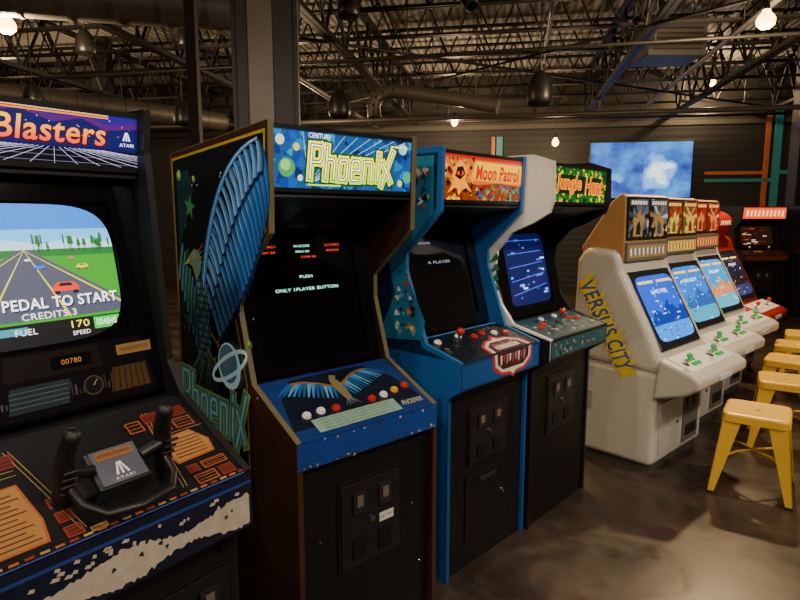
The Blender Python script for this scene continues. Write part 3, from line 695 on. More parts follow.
# ================================================================== sit-down cabinets
def sitdown(label, s_off, W, body, trim, scrcols, posters, side_art, seed, slabel, phi=43, pe=.5, header=True, stick=None):
    O = Vector((1.486+.616*s_off, 3.385+.788*s_off, 0))
    e = thing('arcade_cabinet', label, 'arcade machine', O, math.radians(phi))
    mb = MB(); mb.prism([(0,.04),(0,.45),(-.02,.62),(.56,.62),(.56,.04)], .0, W, body); mb.build('lower_body', e, bevel=.035, seg=4)
    mb = MB(); mb.box(W0, .03, W-.03, .02, .54, 0, .06, M('#3c3b38',.6)); mb.build('plinth', e)
    up = [(-.02,.60),(-.03,.66),(.06,.85),(.25,1.20),(.27,1.27),(.29,1.32),(.50,1.335),(.555,1.25),(.575,.62)]
    mb = MB(); mb.prism(up, 0.01, W-.04, body); mb.build('monitor_housing', e, bevel=.045, seg=4)
    random.seed(seed)
    if header:
        mb = MB(); mb.prism([(.255,1.25),(.262,1.645),(.30,1.66),(.36,1.61),(.545,1.33),(.53,1.27)], .05, W-.11, trim); hd = mb.build('header_box', e, bevel=.014, seg=3)
        hf = Fr((0,.254,1.25),(1,0,0),(0,.007,.395))
        q = MB(); q.box(hf, .06, W-.12, .13, .39, .0, .008, M('#2a241c',.3))
        half = W/2-.03
        for pi_, (pa, pb) in enumerate(((.075, half-.010), (half+.010, W-.135))):
            cl = rect(pa,pb,.145,.377); ww = pb-pa; mx_ = pa+ww*.5
            base = posters[0] if pi_ == 0 else posters[5]
            q.poly(hf, cl, .0085, E(base,pe*.8))
            q.disc(hf, mx_+ww*.1, .285, ww*.42, .0087, E(posters[4],pe*.8), 18, cl=cl)
            for k in range(9): q.poly(hf, [(mx_,.26),(mx_+.2*math.cos(k*.7),.26+.2*math.sin(k*.7)),(mx_+.2*math.cos(k*.7+.25),.26+.2*math.sin(k*.7+.25))], .0089+.00001*k, E(posters[(k*2+pi_)%6],pe*.7), cl)
            for k in range(14):
                q.poly(hf, blob(random.uniform(pa,pb), random.uniform(.145,.24), random.uniform(.015,.035)), .0091+.00001*k, E(random.choice(posters),pe*.8), cl)
            sx = -1 if pi_ else 1
            q.poly(hf, [(mx_+sx*ww*u, v) for u, v in ((-.30,.15),(-.26,.21),(-.34,.25),(-.20,.27),(-.10,.255),(-.08,.29),(.06,.31),(.10,.27),(.26,.29),(.30,.24),(.16,.21),(.20,.15))], .0095, E(posters[3],pe*1.2), cl)
            q.poly(hf, [(mx_+sx*ww*u, v) for u, v in ((-.16,.16),(-.12,.22),(.02,.245),(.10,.20),(.08,.16))], .0097, E(posters[5 if not pi_ else 2],pe), cl)
            m2 = E(posters[1],pe*1.6)
            q.poly(hf, rect(pa+.006,pb-.006,.336,.374), .0101, E(posters[2],pe*1.2), cl)
            for j in range(6): q.poly(hf, [(pa+.02+j*(ww-.04)/6,.343),(pa+.02+(j+.7)*(ww-.04)/6,.345),(pa+.022+(j+.75)*(ww-.04)/6,.367),(pa+.024+j*(ww-.04)/6,.365)], .0104, m2)
        q.build('game_poster', hd, recalc=False)
        q = MB(); q.box(hf, .055, W-.115, .0, .115, .0, .012, M('#6a655c',.4)); q.poly(hf, rect(.08,W-.14,.02,.095), .0125, E(posters[3],.45))
        for k in range(18): 
            x = .10+k*(W-.27)/17; q.poly(hf, [(x,.03+.004*(k%3)),(x+.016,.035),(x+.014,.08),(x-.004,.075+.006*(k%2))], .0128, E(posters[(k*3+1)%len(posters)],.6))
        q.build('header_sign', hd, recalc=False)
    else:
        mb = MB(); mb.prism([(.24,1.40),(.22,1.46),(.24,1.52),(.32,1.57),(.42,1.55),(.54,1.42),(.56,1.27),(.30,1.27)], .0, W-.24, trim); hd = mb.build('canopy_hood', e, bevel=.03, seg=4)
        hf = Fr((0,.222,1.43),(1,0,0),(0,.0,.12))
        q = MB(); q.box(hf, .06, W-.30, .0, .055, -.01, .004, E('#a03018',.4))
        for k in range(5): q.poly(hf, [(.08+.06*k,.01),(.11+.06*k,.01),(.12+.06*k,.045),(.09+.06*k,.05)], .005, E('#ffe0a0',.6))
        q.build('header_sign', hd, recalc=False)
    sfm = yzf((.055,.838),(.25,1.197)); sfm = Fr(sfm.p(0,-.17,0), sfm.u, sfm.v)
    q = MB(); q.box(sfm, .055, W-.11, .05, .57, -.03, .006, M('#1d1e22',.3)); q.build('screen_bezel', e, bevel=.014, seg=3)
    q = MB(); a0,a1,b0,b1 = .09, W-.145, .10, .525
    cl = sup((a0+a1)/2,(b0+b1)/2,(a1-a0)/2,(b1-b0)/2,8,48)
    q.poly(sfm, cl, .0075, E(scrcols[0],.9))
    def sq(pts, c, col, s=.9): q.poly(sfm, [(a0+(a1-a0)*u, b0+(b1-b0)*v) for u,v in pts], c+.002, E(col,s), cl)
    sq([(0,0),(1,0),(1,.3),(0,.38)], .0058, scrcols[1])
    sq([(0,.3),(.2,.5),(.35,.4),(.6,.6),(.8,.42),(1,.55),(1,.25),(0,.25)], .0061, scrcols[2], .7)
    for k in range(60):
        u, v = random.random(), random.random(); w = random.uniform(.008,.035)
        sq(blob(u, v, w), .0064+.00002*k, random.choice(scrcols), .9)
    for k in range(24):
        x, y = random.random()*.9, random.random()*.9; w = random.uniform(.02,.10)
        sq([(x,y),(x+w,y),(x+w,y+.016),(x,y+.016)], .0076+.00001*k, random.choice(scrcols), 1.0)
    sq([(.05,.88),(.45,.88),(.45,.92),(.05,.92)], .0081, '#f0d040', 1.0); sq([(.55,.88),(.95,.88),(.95,.92),(.55,.92)], .0081, '#f0d040', 1.0)
    q.text(slabel, sfm, (a0+a1)/2, b0+(b1-b0)*.74, .0106, .22, .026, E('#ffffff',1.1))
    q.build('screen', e, recalc=False)
    q = MB(); q.prism([(-.015,.71),(-.20,.65),(-.25,.62),(-.245,.565),(-.17,.515),(.01,.46)], -.014, W+.014, body); cp = q.build('control_panel', e, bevel=.022, seg=4)
    cf = Fr((0,-.20,.652),(1,0,0),(0,.185,.06))
    q = MB(); q.box(cf, .05, W-.05, .01, .175, -.004, .003, M('#d6d4cc',.35)); q.build('control_plate', cp, bevel=.002)
    f2 = Fr(cf.p(0,0,.003), cf.u, cf.v)
    bc = scrcols[3]
    for base in (.10, .46):
        joystick(cp, f2, base, .08, stick or bc, .045)
        for r in range(2):
            for k in range(3): button(cp, f2, base+.06+.038*k, .06+.04*r, bc, .013)
    q = MB(); q.box(Fr((0,-.248,.575),(1,0,0),(0,0,1)), .28,.47,.0,.03,.0,.006,M('#b8c4cc',.4)); q.build('name_plate', cp)
    fr = Fr((0,-.001,0),(1,0,0),(0,0,1))
    q = MB(); q.box(fr, .08,.36,.09,.42,.0,.006,M('#a9a79f',.4)); q.cyl(fr,.32,.26,.006,.016,.012,.010,CHROME,12); q.build('access_door', e, bevel=.004)
    q = MB(); q.box(fr, .42,.66,.09,.42,.0,.006,M('#5c5b58',.4)); 
    for k in (0,1): q.box(fr, .45+.1*k,.50+.1*k,.32,.38,.006,.014,M('#2a2a2c',.3))
    q.box(fr, .46,.62,.13,.20,.006,.012,M('#1c1c1e',.4)); q.build('coin_door', e, bevel=.003)
    sd = Fr((-.0005,.56,0),(0,-1,0),(0,0,1))
    q = MB(); q.line(sd, (0.0,.62),(.57,.62), .005, .0012, M('#6f6d68',.6)); q.build('panel_seam', e, recalc=False)
    q = MB(); q.poly(sd, rect(.055,.165,.31,.43), .0010, M('#a39e92',.6))
    for k in range(6): q.line(sd, (.06,.32+.02*k),(.16,.32+.02*k), .006, .0014, M('#77756f',.6))
    q.build('vent', e, recalc=False)
    q = MB(); q.poly(sd, rect(.03,.09,.10,.16), .0014, P('#d8d8d8')); q.poly(sd, rect(.035,.085,.11,.13), .0018, P('#4a4a50')); q.build('sticker', e, recalc=False)
    q = MB(); q.poly(sd, rect(.02,.06,.24,.28), .0014, P('#c8a020')); q.build('sticker', e, recalc=False)
    if side_art:
        q = MB(); d = Vector((.50,-.866)); n = Vector((.866,.50)); st = Vector((.080,1.13))
        sd2 = Fr((.0085,.56,0),(0,-1,0),(0,0,1))
        rt = math.atan2(-.866,.50)
        Y_, B1, B2 = M('#e0c030',.4), M('#0c1c58',.4), M('#2a5cc8',.4)
        random.seed(4)
        base_c = .0100
        q.poly(sd2, [tuple(st+d*(-.01)-n*.050), tuple(st+d*.62-n*.045), tuple(st+d*.65+n*.045), tuple(st+d*.0+n*.050)], base_c, Y_)
        for k in range(13):
            t = .02+.58*k/12; c0 = st+d*t; skew = d*(-.05)
            q.poly(sd2, [tuple(c0+d*.028), tuple(c0-d*.028), tuple(c0+n*(.085+random.uniform(-.008,.022))+skew)], base_c+.0002+.00001*k, Y_)
            q.poly(sd2, [tuple(c0+d*.028), tuple(c0-d*.028), tuple(c0-n*(.080+random.uniform(-.008,.018))-skew)], base_c+.0002+.00001*k, Y_)
        for word, off, w in (('VERSUS',.195,.37),('CITY',.505,.19)):
            p_ = st+d*off
            q.text(word, sd2, p_.x, p_.y, base_c+.0010, w, .10, B1, .12, rt, .012)
            q.text(word, sd2, p_.x+.0015, p_.y+.001, base_c+.0014, w-.006, .088, B2, .12, rt, -.014)
        q.build('side_logo', e, recalc=False)
    return e
WB = M('#b9b4a8', .38, var=.06)
WT = M('#b08048', .45, var=.1)
sitdown('white sit-down arcade cabinet with blue and yellow side lettering', 0, .74, WB, WT, ['#1048d0','#2080f0','#0c3098','#38c060','#d0e8ff'], ['#141618','#c8c0b0','#3a4048','#8a6a38','#505868','#201810'], True, 11, 'GAME OVER')
sitdown('white sit-down arcade cabinet with green trimmed controls', .84, .74, WB, WT, ['#2068d0','#3098c0','#1c54b0','#38c060','#d0e8ff'], ['#4a3c18','#e0c860','#7a2414','#c8a840','#a04020','#6a5420'], False, 21, 'READY')
sitdown('white sit-down arcade cabinet with red and gold posters on top', 1.68, .74, WB, WT, ['#2880d0','#40a0d0','#c88048','#38c060','#f0f0f0'], ['#5a1c10','#e0b070','#a02818','#c87038','#902018','#6a2818'], False, 31, 'INSERT')
sitdown('red sit-down arcade cabinet with bright red canopy and red joysticks', 2.62, .70, M('#8a1c14',.4), M('#a82014',.35), ['#161c34','#283460','#241418','#e8e8e8','#80583a'], ['#3a1410','#c07038','#281008','#a88050','#601810','#200808'], False, 41, 'START', 45, .3, False, '#e02818')

# ================================================================== far upright cabinets
def far_cab(loc, phi, W, label, mcol, tcol, side):
    prof = [(.05,0),(.05,.80),(0,.84),(0,.95),(.2,1.0),(.30,1.3),(.12,1.46),(.10,1.66),(.75,1.66),(.75,0)]
    e, g = upright(label, loc, phi, W, prof, dict(mt=(.11,1.645), mb=(.115,1.47), s1=(.32,1.42), s0=(.22,1.02), c1=(.20,1.0), c0=(0,.945), lip=.84, fy=.06), side, M('#241410',.4))
    def art(mb, f, a0, a1, h):
        for k in range(10):
            x = a0+.05+(a1-a0-.12)*k/9
            mb.poly(f, [(x,h*(.25+.05*(k%3))),(x+.03,h*.2),(x+.035,h*.8),(x+.005,h*(.7-.06*(k%2)))], .001, E(tcol,1.2))
    marquee(e, g, E(mcol,1.0), art)
    def scr(mb, f, a0, a1, b0, b1, cl):
        random.seed(4)
        for k in range(24):
            x, y = random.uniform(a0,a1-.08), random.uniform(b0,b1-.03)
            mb.poly(f, rect(x,x+.06,y,y+.014), -.005+.00003*k, E(random.choice(['#c05028','#e0a060','#602018','#d8d0c0']),.8), cl)
    bezel_screen(e, g, .1, W-.1, .05, .36, M('#1a1210',.4), E('#2a1814',.5), scr)
    def cart(mb, f, ch, l): mb.poly(l, rect(.02,W-.02,.02,.09), .004, M('#5a2418',.4,emit=.1))
    cp = control(e, g, M('#4a2a20',.4), M('#241410',.4), cart)
    f = Fr(g['c'].p(0,0,.006), g['c'].u, g['c'].v)
    for x in (.15, W-.25): joystick(cp, f, x, .12, '#d8d8d8', .06)
    for x in (.25,.30,.35): button(cp, f, x, .12, '#e0a020')
    front(e, g, BLACK); coin_door(e, g['f'], .18, W-.18, .35, .72, False)
far_cab((5.12,8.95), 3, .70, 'dark upright arcade cabinet with orange glowing marquee', '#ff5010', '#ffe0a0', M('#141012',.5))
far_cab((5.95,8.85), 0, .70, 'black upright arcade cabinet beside an orange lit one', '#2a1810', '#6a4830', M('#101012',.5))

# ================================================================== stools
YM = M('#e4b436', .35, .1, var=.06)
def stool_parts(e):
    q = MB()
    n = 64
    def ring(r, z, pw=7): return [(x,y,z) for x,y in sup(0,0,r,r,pw,n)]
    vs = []; 
    rs = [(.014,.450,2),(.022,.456,2),(.10,.457,5),(.148,.460,9),(.158,.457,9),(.162,.448,9),(.165,.412,9),(.162,.412,9),(.157,.445,9),(.13,.452,7),(.014,.448,2)]
    for r,z,pw in rs: vs += ring(r,z,pw)
    fs = [(j*n+i, j*n+(i+1)%n, (j+1)*n+(i+1)%n, (j+1)*n+i) for j in range(len(rs)-1) for i in range(n)]
    q.add(vs, fs, YM, False); q.build('seat', e)
    for sx in (-1,1):
        for sy in (-1,1):
            q = MB(); t = Vector((sx*.152, sy*.152, .44)); b = Vector((sx*.20, sy*.20, .012))
            for dx, dy in ((1,0),(0,1)):
                wt, wb = .095, .032
                a = t; a2 = t+Vector((-sx*dx*wt, -sy*dy*wt, 0)); c = b; c2 = b+Vector((-sx*dx*wb,-sy*dy*wb,0))
                off = Vector((-sx*(1-dx)*.004, -sy*(1-dy)*.004, 0))
                vv = [a,a2,c2,c,a+off,a2+off,c2+off,c+off]
                q.add(vv, [(0,1,2,3),(4,7,6,5),(0,4,5,1),(1,5,6,2),(2,6,7,3),(3,7,4,0)], YM)
            q.box(Fr((b.x-sx*.014,b.y-sy*.014,0),(1,0,0),(0,1,0)), -.018,.018,-.018,.018,0,.014,M('#1c1c1c',.6))
            q.build('leg', e)
    for dx, dy in ((1,1),(1,-1)):
        q = MB(); q.tube([(-dx*.175,-dy*.175,.19),(-dx*.08,-dy*.08,.225),(dx*.08,dy*.08,.225),(dx*.175,dy*.175,.19)], .007, YM, 8); q.build('cross_brace', e)
st0 = thing('stool', 'yellow metal stool with square seat and splayed legs on the floor', 'stool', (1.99,3.22,0), math.radians(-34), 'yellow metal stools')
stool_parts(st0)
for (x,y,r) in ((2.56,3.86,-30),(2.95,4.42,-40),(3.34,4.94,-36),(3.72,5.40,-33)):
    c = st0.copy(); COL.objects.link(c); c.location = (x,y,0); c.rotation_euler[2] = math.radians(r)
    for ch in list(st0.children):
        k = ch.copy(); k.parent = c; COL.objects.link(k)

# ================================================================== room shell (own axes turned -10 deg)
RR = math.radians(-10)
def R(x, y, z=0):
    c, s = math.cos(RR), math.sin(RR); return (x*c-y*s, x*s+y*c, z)
X0, X1, Y0, Y1, H = -9.5, 6.8, -4.5, 12.7, 4.3
def concrete():
    m = bpy.data.materials.new('polished_concrete'); m.use_nodes = True; nt = m.node_tree; b = nt.nodes['Principled BSDF']
    tc = nt.nodes.new('ShaderNodeTexCoord')
    n1 = nt.nodes.new('ShaderNodeTexNoise'); n1.inputs['Scale'].default_value = 2.4; n1.inputs['Detail'].default_value = 12; n1.inputs['Roughness'].default_value = .65; n1.inputs['Distortion'].default_value = .6
    n2 = nt.nodes.new('ShaderNodeTexNoise'); n2.inputs['Scale'].default_value = 18; n2.inputs['Detail'].default_value = 8
    for n in (n1,n2): nt.links.new(tc.outputs['Object'], n.inputs['Vector'])
    r = nt.nodes.new('ShaderNodeValToRGB'); e = r.color_ramp.elements
    e[0].position=.34; e[0].color=(*lin('#2b221c'),1); e[1].position=.70; e[1].color=(*lin('#5a4a3e'),1)
    k = e.new(.5); k.color=(*lin('#3d322b'),1)
    nt.links.new(n1.outputs['Fac'], r.inputs['Fac'])
    mx = nt.nodes.new('ShaderNodeMix'); mx.data_type='RGBA'; mx.blend_type='MULTIPLY'; mx.inputs['Factor'].default_value=.45
    nt.links.new(r.outputs['Color'], mx.inputs['A']); nt.links.new(n2.outputs['Fac'], mx.inputs['B'])
    nt.links.new(mx.outputs['Result'], b.inputs['Base Color'])
    mr = nt.nodes.new('ShaderNodeMapRange'); mr.inputs['From Min'].default_value=.3; mr.inputs['From Max'].default_value=.7; mr.inputs['To Min'].default_value=.22; mr.inputs['To Max'].default_value=.48
    nt.links.new(n1.outputs['Fac'], mr.inputs['Value']); nt.links.new(mr.outputs['Result'], b.inputs['Roughness'])
    return m
def ribbed(c1, c2, scale, axis, bs=.5):
    m = bpy.data.materials.new('ribbed_metal'); m.use_nodes=True; nt=m.node_tree; b=nt.nodes['Principled BSDF']
    tc=nt.nodes.new('ShaderNodeTexCoord'); w=nt.nodes.new('ShaderNodeTexWave'); w.bands_direction=axis; w.inputs['Scale'].default_value=scale
    w.inputs['Distortion'].default_value=.0
    nt.links.new(tc.outputs['Object'], w.inputs['Vector'])
    mx=nt.nodes.new('ShaderNodeMix'); mx.data_type='RGBA'; mx.inputs['A'].default_value=(*lin(c1),1); mx.inputs['B'].default_value=(*lin(c2),1)
    nt.links.new(w.outputs['Fac'], mx.inputs['Factor']); nt.links.new(mx.outputs['Result'], b.inputs['Base Color'])
    bp=nt.nodes.new('ShaderNodeBump'); bp.inputs['Strength'].default_value=bs; bp.inputs['Distance'].default_value=.03
    nt.links.new(w.outputs['Fac'], bp.inputs['Height']); nt.links.new(bp.outputs['Normal'], b.inputs['Normal']); b.inputs['Roughness'].default_value=.65
    return m
mb = MB(); mb.box(W0, X0-.2, X1+.2, Y0-.2, Y1+.2, -.1, 0, concrete()); mb.build('floor', rot=RR, kind='structure')
mb = MB(); mb.box(W0, X0-.2, X1+.2, Y0-.2, Y1+.2, H, H+.1, ribbed('#76726e','#aca8a4', 3., 'X')); mb.build('ceiling', rot=RR, kind='structure')
wm = ribbed('#1f1e1f','#272627', 2.5, 'Z', .12)
for nm, a in (('wall_north',(X0-.2,X1+.2,Y1,Y1+.2)),('wall_south',(X0-.2,X1+.2,Y0-.2,Y0)),('wall_west',(X0-.2,X0,Y0,Y1)),('wall_east',(X1,X1+.2,Y0,Y1))):
    mb = MB(); mb.box(W0, a[0],a[1],a[2],a[3], 0, H, wm); mb.build(nm, rot=RR, kind='structure')
mb = MB(); mb.box(W0, X0, X1, Y1-.03, Y1, 3.25, 3.34, M('#55514c',.6)); mb.build('trim_1', rot=RR, kind='structure')
mb = MB(); mb.box(W0, X0, X1, Y1-.02, Y1, 3.34, 4.29, M('#302e2c',.6,var=.35,scale=2.)); mb.build('trim_6', rot=RR, kind='structure')
def stripe(name, segs, col):
    q = MB(); m = M(col,.5,emit=.04)
    for (x0,x1,z0,z1) in segs: q.box(W0, x0, x1, Y1-.045, Y1-.002, z0, z1, m)
    q.build(name, rot=RR, kind='structure')
stripe('trim_2', [(4.78,4.86,.05,3.55),(3.75,4.78,2.30,2.36)], '#b86434')
stripe('trim_3', [(4.93,5.06,.05,3.55),(3.75,4.93,2.16,2.22),(5.06,6.7,2.30,2.37)], '#2f8a90')
stripe('trim_4', [(-.34,-.27,.05,3.1)], '#b86434')
stripe('trim_5', [(-.24,-.12,.05,3.1)], '#2f8a90')

tv = thing('television', 'large wide television with bright blue picture mounted on the wall', 'television', R(2.54, Y1-.12, 1.86), RR)
q = MB(); q.box(Fr((0,0,0),(1,0,0),(0,0,1)), -.97, .97, -.02, 1.10, -.1, 0, M('#0b0b0c',.4)); q.build('frame', tv, bevel=.01)
def tvmat():
    m = bpy.data.materials.new('video_picture'); m.use_nodes=True; nt=m.node_tree; b=nt.nodes['Principled BSDF']
    tc=nt.nodes.new('ShaderNodeTexCoord'); nz=nt.nodes.new('ShaderNodeTexNoise'); nz.inputs['Scale'].default_value=2.6; nz.inputs['Detail'].default_value=6
    nt.links.new(tc.outputs['Object'], nz.inputs['Vector'])
    r=nt.nodes.new('ShaderNodeValToRGB'); e=r.color_ramp.elements; e[0].position=.35; e[0].color=(*lin('#1c2c90'),1); e[1].position=.68; e[1].color=(*lin('#3c90e0'),1)
    nt.links.new(nz.outputs['Fac'], r.inputs['Fac']); last = r.outputs['Color']
    ws = nt.nodes.new('ShaderNodeVectorMath'); ws.operation='MULTIPLY_ADD'; ws.inputs[1].default_value=(.9,.9,.9)
    nt.links.new(nz.outputs['Color'], ws.inputs[0]); nt.links.new(tc.outputs['Object'], ws.inputs[2])
    for (cx, cz, rad, col) in ((.30,.62,.36,'#78b0f0'),(.30,.66,.20,'#f0f8ff'),(-.45,.55,.20,'#58a0e0')):
        d=nt.nodes.new('ShaderNodeVectorMath'); d.operation='DISTANCE'; d.inputs[1].default_value=(cx+.45,.45,cz+.45-.12)
        nt.links.new(ws.outputs['Vector'], d.inputs[0])
        mr=nt.nodes.new('ShaderNodeMapRange'); mr.interpolation_type='SMOOTHSTEP'; mr.inputs['From Min'].default_value=rad; mr.inputs['From Max'].default_value=rad*.6
        nt.links.new(d.outputs['Value'], mr.inputs['Value'])
        mx=nt.nodes.new('ShaderNodeMix'); mx.data_type='RGBA'; mx.inputs['B'].default_value=(*lin(col),1)
        nt.links.new(mr.outputs['Result'], mx.inputs['Factor']); nt.links.new(last, mx.inputs['A']); last=mx.outputs['Result']
    nt.links.new(last, b.inputs['Emission Color']); b.inputs['Emission Strength'].default_value=1.8; b.inputs['Base Color'].default_value=(.01,.01,.02,1)
    return m
q = MB(); q.box(Fr((0,0,0),(1,0,0),(0,0,1)), -.94, .94, .01, 1.07, 0, .004, tvmat()); q.build('screen', tv)

q = MB()
q.box(W0, -.17,.17,-.15,.15,0,H-.01,M('#1f1b19',.6,var=.25,scale=4.)); 
q.box(W0, -.085,.04,-.165,-.15,0,H-.01,M('#665c50',.55,var=.25,scale=5.))  # light on the column face, painted as a lighter strip
q.box(W0, -.17,-.15,-.165,-.15,0,H-.01,M('#100e0d',.6)); q.box(W0, .15,.17,-.165,-.15,0,H-.01,M('#100e0d',.6))
q.build('column', loc=(-.73,3.45,0), rot=math.radians(8), label='dark steel building column with lit face painted lighter grey', category='column')
q = MB(); q.box(W0,-.035,.035,-.035,.035,0,H-.01,M('#1c1a18',.6)); q.build('column', loc=(-1.42,4.3,0), label='thin black square steel post', category='column')
q = MB(); q.box(W0,-.12,.12,-.12,.12,0,H-.01,M('#1c1a18',.6)); q.build('column', loc=R(-6.4,9,0), label='dark square steel building column', category='column')
q = MB(); q.box(W0,-.12,.12,-.12,.12,0,H-.01,M('#1c1a19',.6)); q.build('column', loc=(6.4,9.8,0), label='dark square building column near the machines', category='column')

TM = M('#1e1c1b', .5, .3, var=.25, scale=3.)
def truss(x0, y0, x1, y1, zb, zt, step, r, grp, name, label):
    q = MB(); A = Vector((x0,y0)); B = Vector((x1,y1)); L = (B-A).length; d = (B-A)/L; n = Vector((-d.y,d.x))
    def P3(t, z, o=0): v = A+d*t+n*o; return (v.x,v.y,z)
    for z in (zb, zt):
        for o in (-.028,.028): q.tube([P3(0,z,o), P3(L,z,o)], r*1.5, TM, 4, False)
    k = int(L/step); 
    for i in range(k):
        t0, t1, t2 = i*step, (i+.5)*step, (i+1)*step
        q.tube([P3(t0,zt), P3(t1,zb)], r, TM, 5, True); q.tube([P3(t1,zb), P3(t2,zt)], r, TM, 5, True)
    o = q.build(name, rot=RR, label=label, category='roof truss', group=grp, recalc=False)
for i in range(12):
    truss(X0+.02, 1.4+i*.97, X1-.02, 1.4+i*.97, 3.58, 4.22, .56, .013, 'open web roof joists', 'roof_joist', 'thin dark steel open web joist under the ceiling')
for x in (-6.2, -4.0, -1.9, 1.4, 3.0, 4.6):
    truss(x, Y0+.02, x, Y1-.02, 3.40, 4.1, .8, .022, 'roof girders', 'roof_girder', 'heavy dark steel open web girder below the joists')
for (p, qd, z, r, c) in (((-9,3.2),(6.7,4.1),3.50,.03,'#5a5654'),((-2.9,-4),(-2.7,12.6),3.32,.035,'#6b6866'),((.2,-4),(.5,12.6),3.52,.025,'#2a2827'),((2.3,-4),(2.4,12.6),3.46,.03,'#5e5a56'),((-9,7.4),(6.7,6.6),3.30,.02,'#292725'),((-9,10.9),(6.7,10.6),3.20,.04,'#4b4744'),((-5,12),(6.5,2.0),3.36,.015,'#1c1a19'),((-8,2),(5,12.4),3.44,.018,'#1c1a19'),((-9,5.4),(6.7,5.1),3.54,.02,'#1c1a19'),((5.6,-4),(5.7,12.6),3.38,.04,'#4a4744'),((-9,11.8),(6.7,11.9),3.30,.03,'#242220')):
    q = MB(); q.tube([(p[0],p[1],z),(qd[0],qd[1],z)], r, M(c,.5,.3), 10)
    for k in range(1,6):
        t = k/6; x = p[0]+(qd[0]-p[0])*t; y = p[1]+(qd[1]-p[1])*t; q.tube([(x,y,z),(x,y,H)], .006, STEEL, 5)
    q.build('ceiling_pipe', rot=RR, label='dark painted pipe hung under the roof', category='pipe', group='ceiling pipes')
def duct(pts, r, col, label, hang=None):
    q = MB(); m = M(col,.5,.3,var=.2,scale=6.); q.tube(pts, r, m, 20)
    P_ = [Vector(p) for p in pts]
    for a, b in zip(P_[:-1], P_[1:]):
        L = (b-a).length; d = (b-a)/L; k = max(1,int(L/.35))
        for i in range(k+1):
            c = a+d*(L*i/k); q.tube([c-d*.012, c+d*.012], r*1.05, m, 20)
        if L > 1 or (hang and L > .5):
            c = (a+b)/2; q.tube([c, (c.x,c.y,H)], .008, STEEL, 5)
    q.build('air_duct', label=label, category='air duct')
duct([(-.36,8.7,2.90),(-.37,8.7,3.04),(-.33,8.7,3.15),(-.24,8.7,3.21),(-.1,8.7,3.24),(.15,8.7,3.22),(.75,8.5,3.10),(1.3,8.3,2.97)], .095, '#5a5550', 'grey round air duct with a bent down end', True)
duct([(-6,4.6,3.32),(-.9,5.6,3.28)], .17, '#6b6764', 'grey round spiral air duct')
duct([(-5.6,8.5,3.2),(-3.2,11.2,3.2)], .16, '#484542', 'dark round spiral air duct')
q = MB(); q.box(W0,-.35,.35,-.3,.3,0,.45,M('#3c3a38',.5)); q.tube([(0,0,.45),(0,0,H-3.45)],.03,STEEL)
for k in range(6): q.box(W0,-.3,.3,-.31,-.30,.06+.06*k,.08+.06*k,M('#15120f',.5))
q.build('aircon_unit', loc=(3.35,7.9,3.45), label='dark box heater unit hung from the roof', category='aircon')  # box air conditioner with a slatted front
def speaker(x, y, z, s=1., tilt=0):
    e = thing('speaker', 'black bell shaped pendant speaker hanging on a rod', 'speaker', (x,y,z), 0, 'pendant speakers')
    q = MB(); q.lathe(W0,0,0,[(0,.0),(0,.13*s),(.03*s,.15*s),(.10*s,.155*s),(.22*s,.14*s),(.32*s,.10*s),(.38*s,.05*s),(.40*s,.0)], M('#181818',.4)); q.build('speaker_body', e)
    q = MB(); q.lathe(W0,0,0,[(-.002,.0),(-.004,.12*s)], M('#2c2a28',.7)); q.build('speaker_grille', e)
    q = MB(); q.tube([(0,0,.39*s),(0,0,H-z)], .008, M('#1a1a1a',.5)); q.build('rod', e)
for a in ((1.57,7.0,2.76,.95),(-.78,8.0,2.78,.9),(-.50,6.2,3.44,.7),(-2.95,8.4,2.75,.75),(-3.3,6.6,3.2,.65),(-4.6,7.8,2.9,.7),(-2.35,6.9,3.35,.6),(5.35,7.9,2.6,1.5)): speaker(*a)
def lamp(x, y, z, power, r=.06, col=(1,.70,.38)):
    e = thing('pendant_lamp', 'bare warm glowing bulb on a black cord', 'lamp', (x,y,z), 0, 'pendant lamps')
    q = MB(); q.lathe(W0,0,0,[(-.08,.0),(-.07,r*.55),(-.04,r*.95),(0,r),(.03,r*.8),(.06,r*.45),(.08,r*.4)], E('#ffb040',14.)); q.build('bulb', e)
    q = MB(); q.cyl(W0,0,0,.075,.15,.026,.02,M('#101010',.4),14); q.build('lamp_socket', e)
    q = MB(); q.tube([(0,0,.15),(0,0,H-z)], .004, BLACK, 6); q.build('cord', e)
    L = bpy.data.lights.new('bulb_light','POINT'); L.energy = power; L.color = col; L.shadow_soft_size = .06
    o = bpy.data.objects.new('bulb_light', L); COL.objects.link(o); o.parent = e; o.location = (0,0,-.12)
    return e
lamp(3.12,5.40,3.18,360,.075); lamp(-3.36,5.40,3.14,290,.075); lamp(.97,11.0,3.18,150); lamp(2.85,11.3,2.86,60)
lamp(-1.7,10.2,3.1,110); lamp(5.6,11.2,3.9,90); lamp(-6.0,9.5,3.2,140); lamp(.9,1.0,3.75,35); lamp(3.2,-1.5,3.4,150, .06,(1,.84,.66)); lamp(-2.2,-1.5,3.4,95,.06,(1,.84,.66))  # added bulbs, put in only to brighten the room, ceiling and cabinet fronts
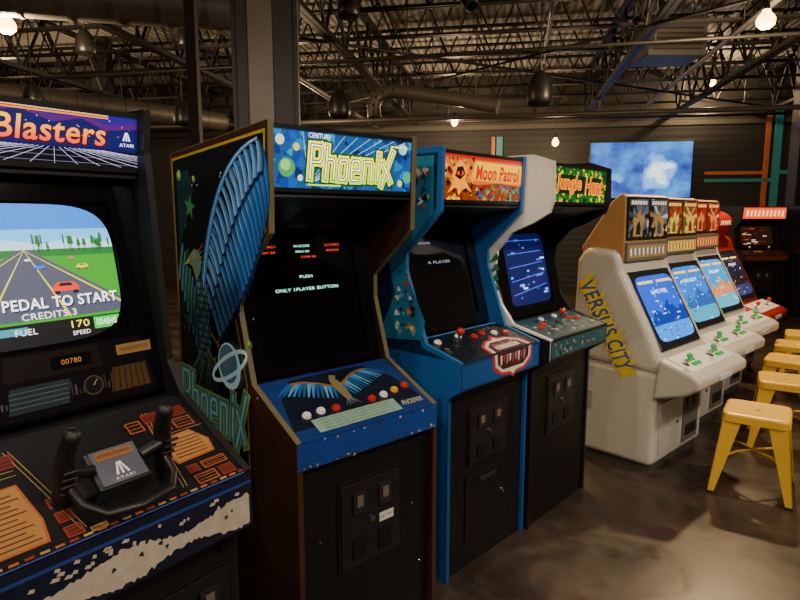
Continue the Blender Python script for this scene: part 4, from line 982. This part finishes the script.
def spot(x, y, z, tx, ty, tz, power, ang, col=(1,.82,.62), size=.08):  # added light source in a modelled can, aimed to brighten the machines
    e = thing('added_spotlight', 'small black ceiling spotlight can added as a light source', 'spotlight', (x,y,z), 0, 'added ceiling spotlights')
    d = (Vector((tx,ty,tz))-Vector((x,y,z))).normalized()
    u = d.orthogonal().normalized(); v = d.cross(u); fr = Fr((0,0,0), u, v)
    q = MB(); q.lathe(fr,0,0,[(-.13,0.),(-.13,.05),(.03,.06),(.03,.052),(-.02,.045)], M('#111111',.45)); q.build('spotlight_housing', e)
    q = MB(); q.tube([(0,0,.0),(0,0,H-z)], .01, BLACK, 6); q.build('stem', e)
    L = bpy.data.lights.new('spot_light','SPOT'); L.energy=power; L.spot_size=math.radians(ang); L.spot_blend=.6; L.color=col; L.shadow_soft_size=size
    o = bpy.data.objects.new('spot_light', L); COL.objects.link(o); o.parent=e; o.location = d*.06
    o.rotation_euler = d.to_track_quat('-Z','Y').to_euler()
spot(1.9,.3,3.4, .3,2.4,.7, 150, 80, (1,.88,.74))
spot(.2,-1.0,3.4, -.4,1.6,1.0, 115, 70, (1,.88,.74))
spot(3.9,2.3,3.4, 2.0,4.2,.6, 250, 85, (1,.86,.68))
spot(.6,5.4,3.3, 1.6,3.9,1.4, 280, 60, (1,.52,.18))  # added to throw orange light on the sides of the white cabinets' headers
spot(2.9,1.2,3.4, 2.2,2.4,0, 150, 80, (1,.78,.54), .05)
spot(-1.2,.8,3.4, -.7,2.4,1.2, 110, 70)

w = bpy.data.worlds.new('World'); bpy.context.scene.world = w; w.use_nodes = True
w.node_tree.nodes['Background'].inputs['Color'].default_value = (.9,.75,.6,1)
w.node_tree.nodes['Background'].inputs['Strength'].default_value = .04

cam = bpy.data.cameras.new('camera'); co = bpy.data.objects.new('camera', cam); COL.objects.link(co)
cam.sensor_width = 36; cam.lens = 27; cam.clip_start = .05
co.location = (0,0,1.53); co.rotation_euler = (math.radians(90-8.06), 0, 0)
bpy.context.scene.camera = co
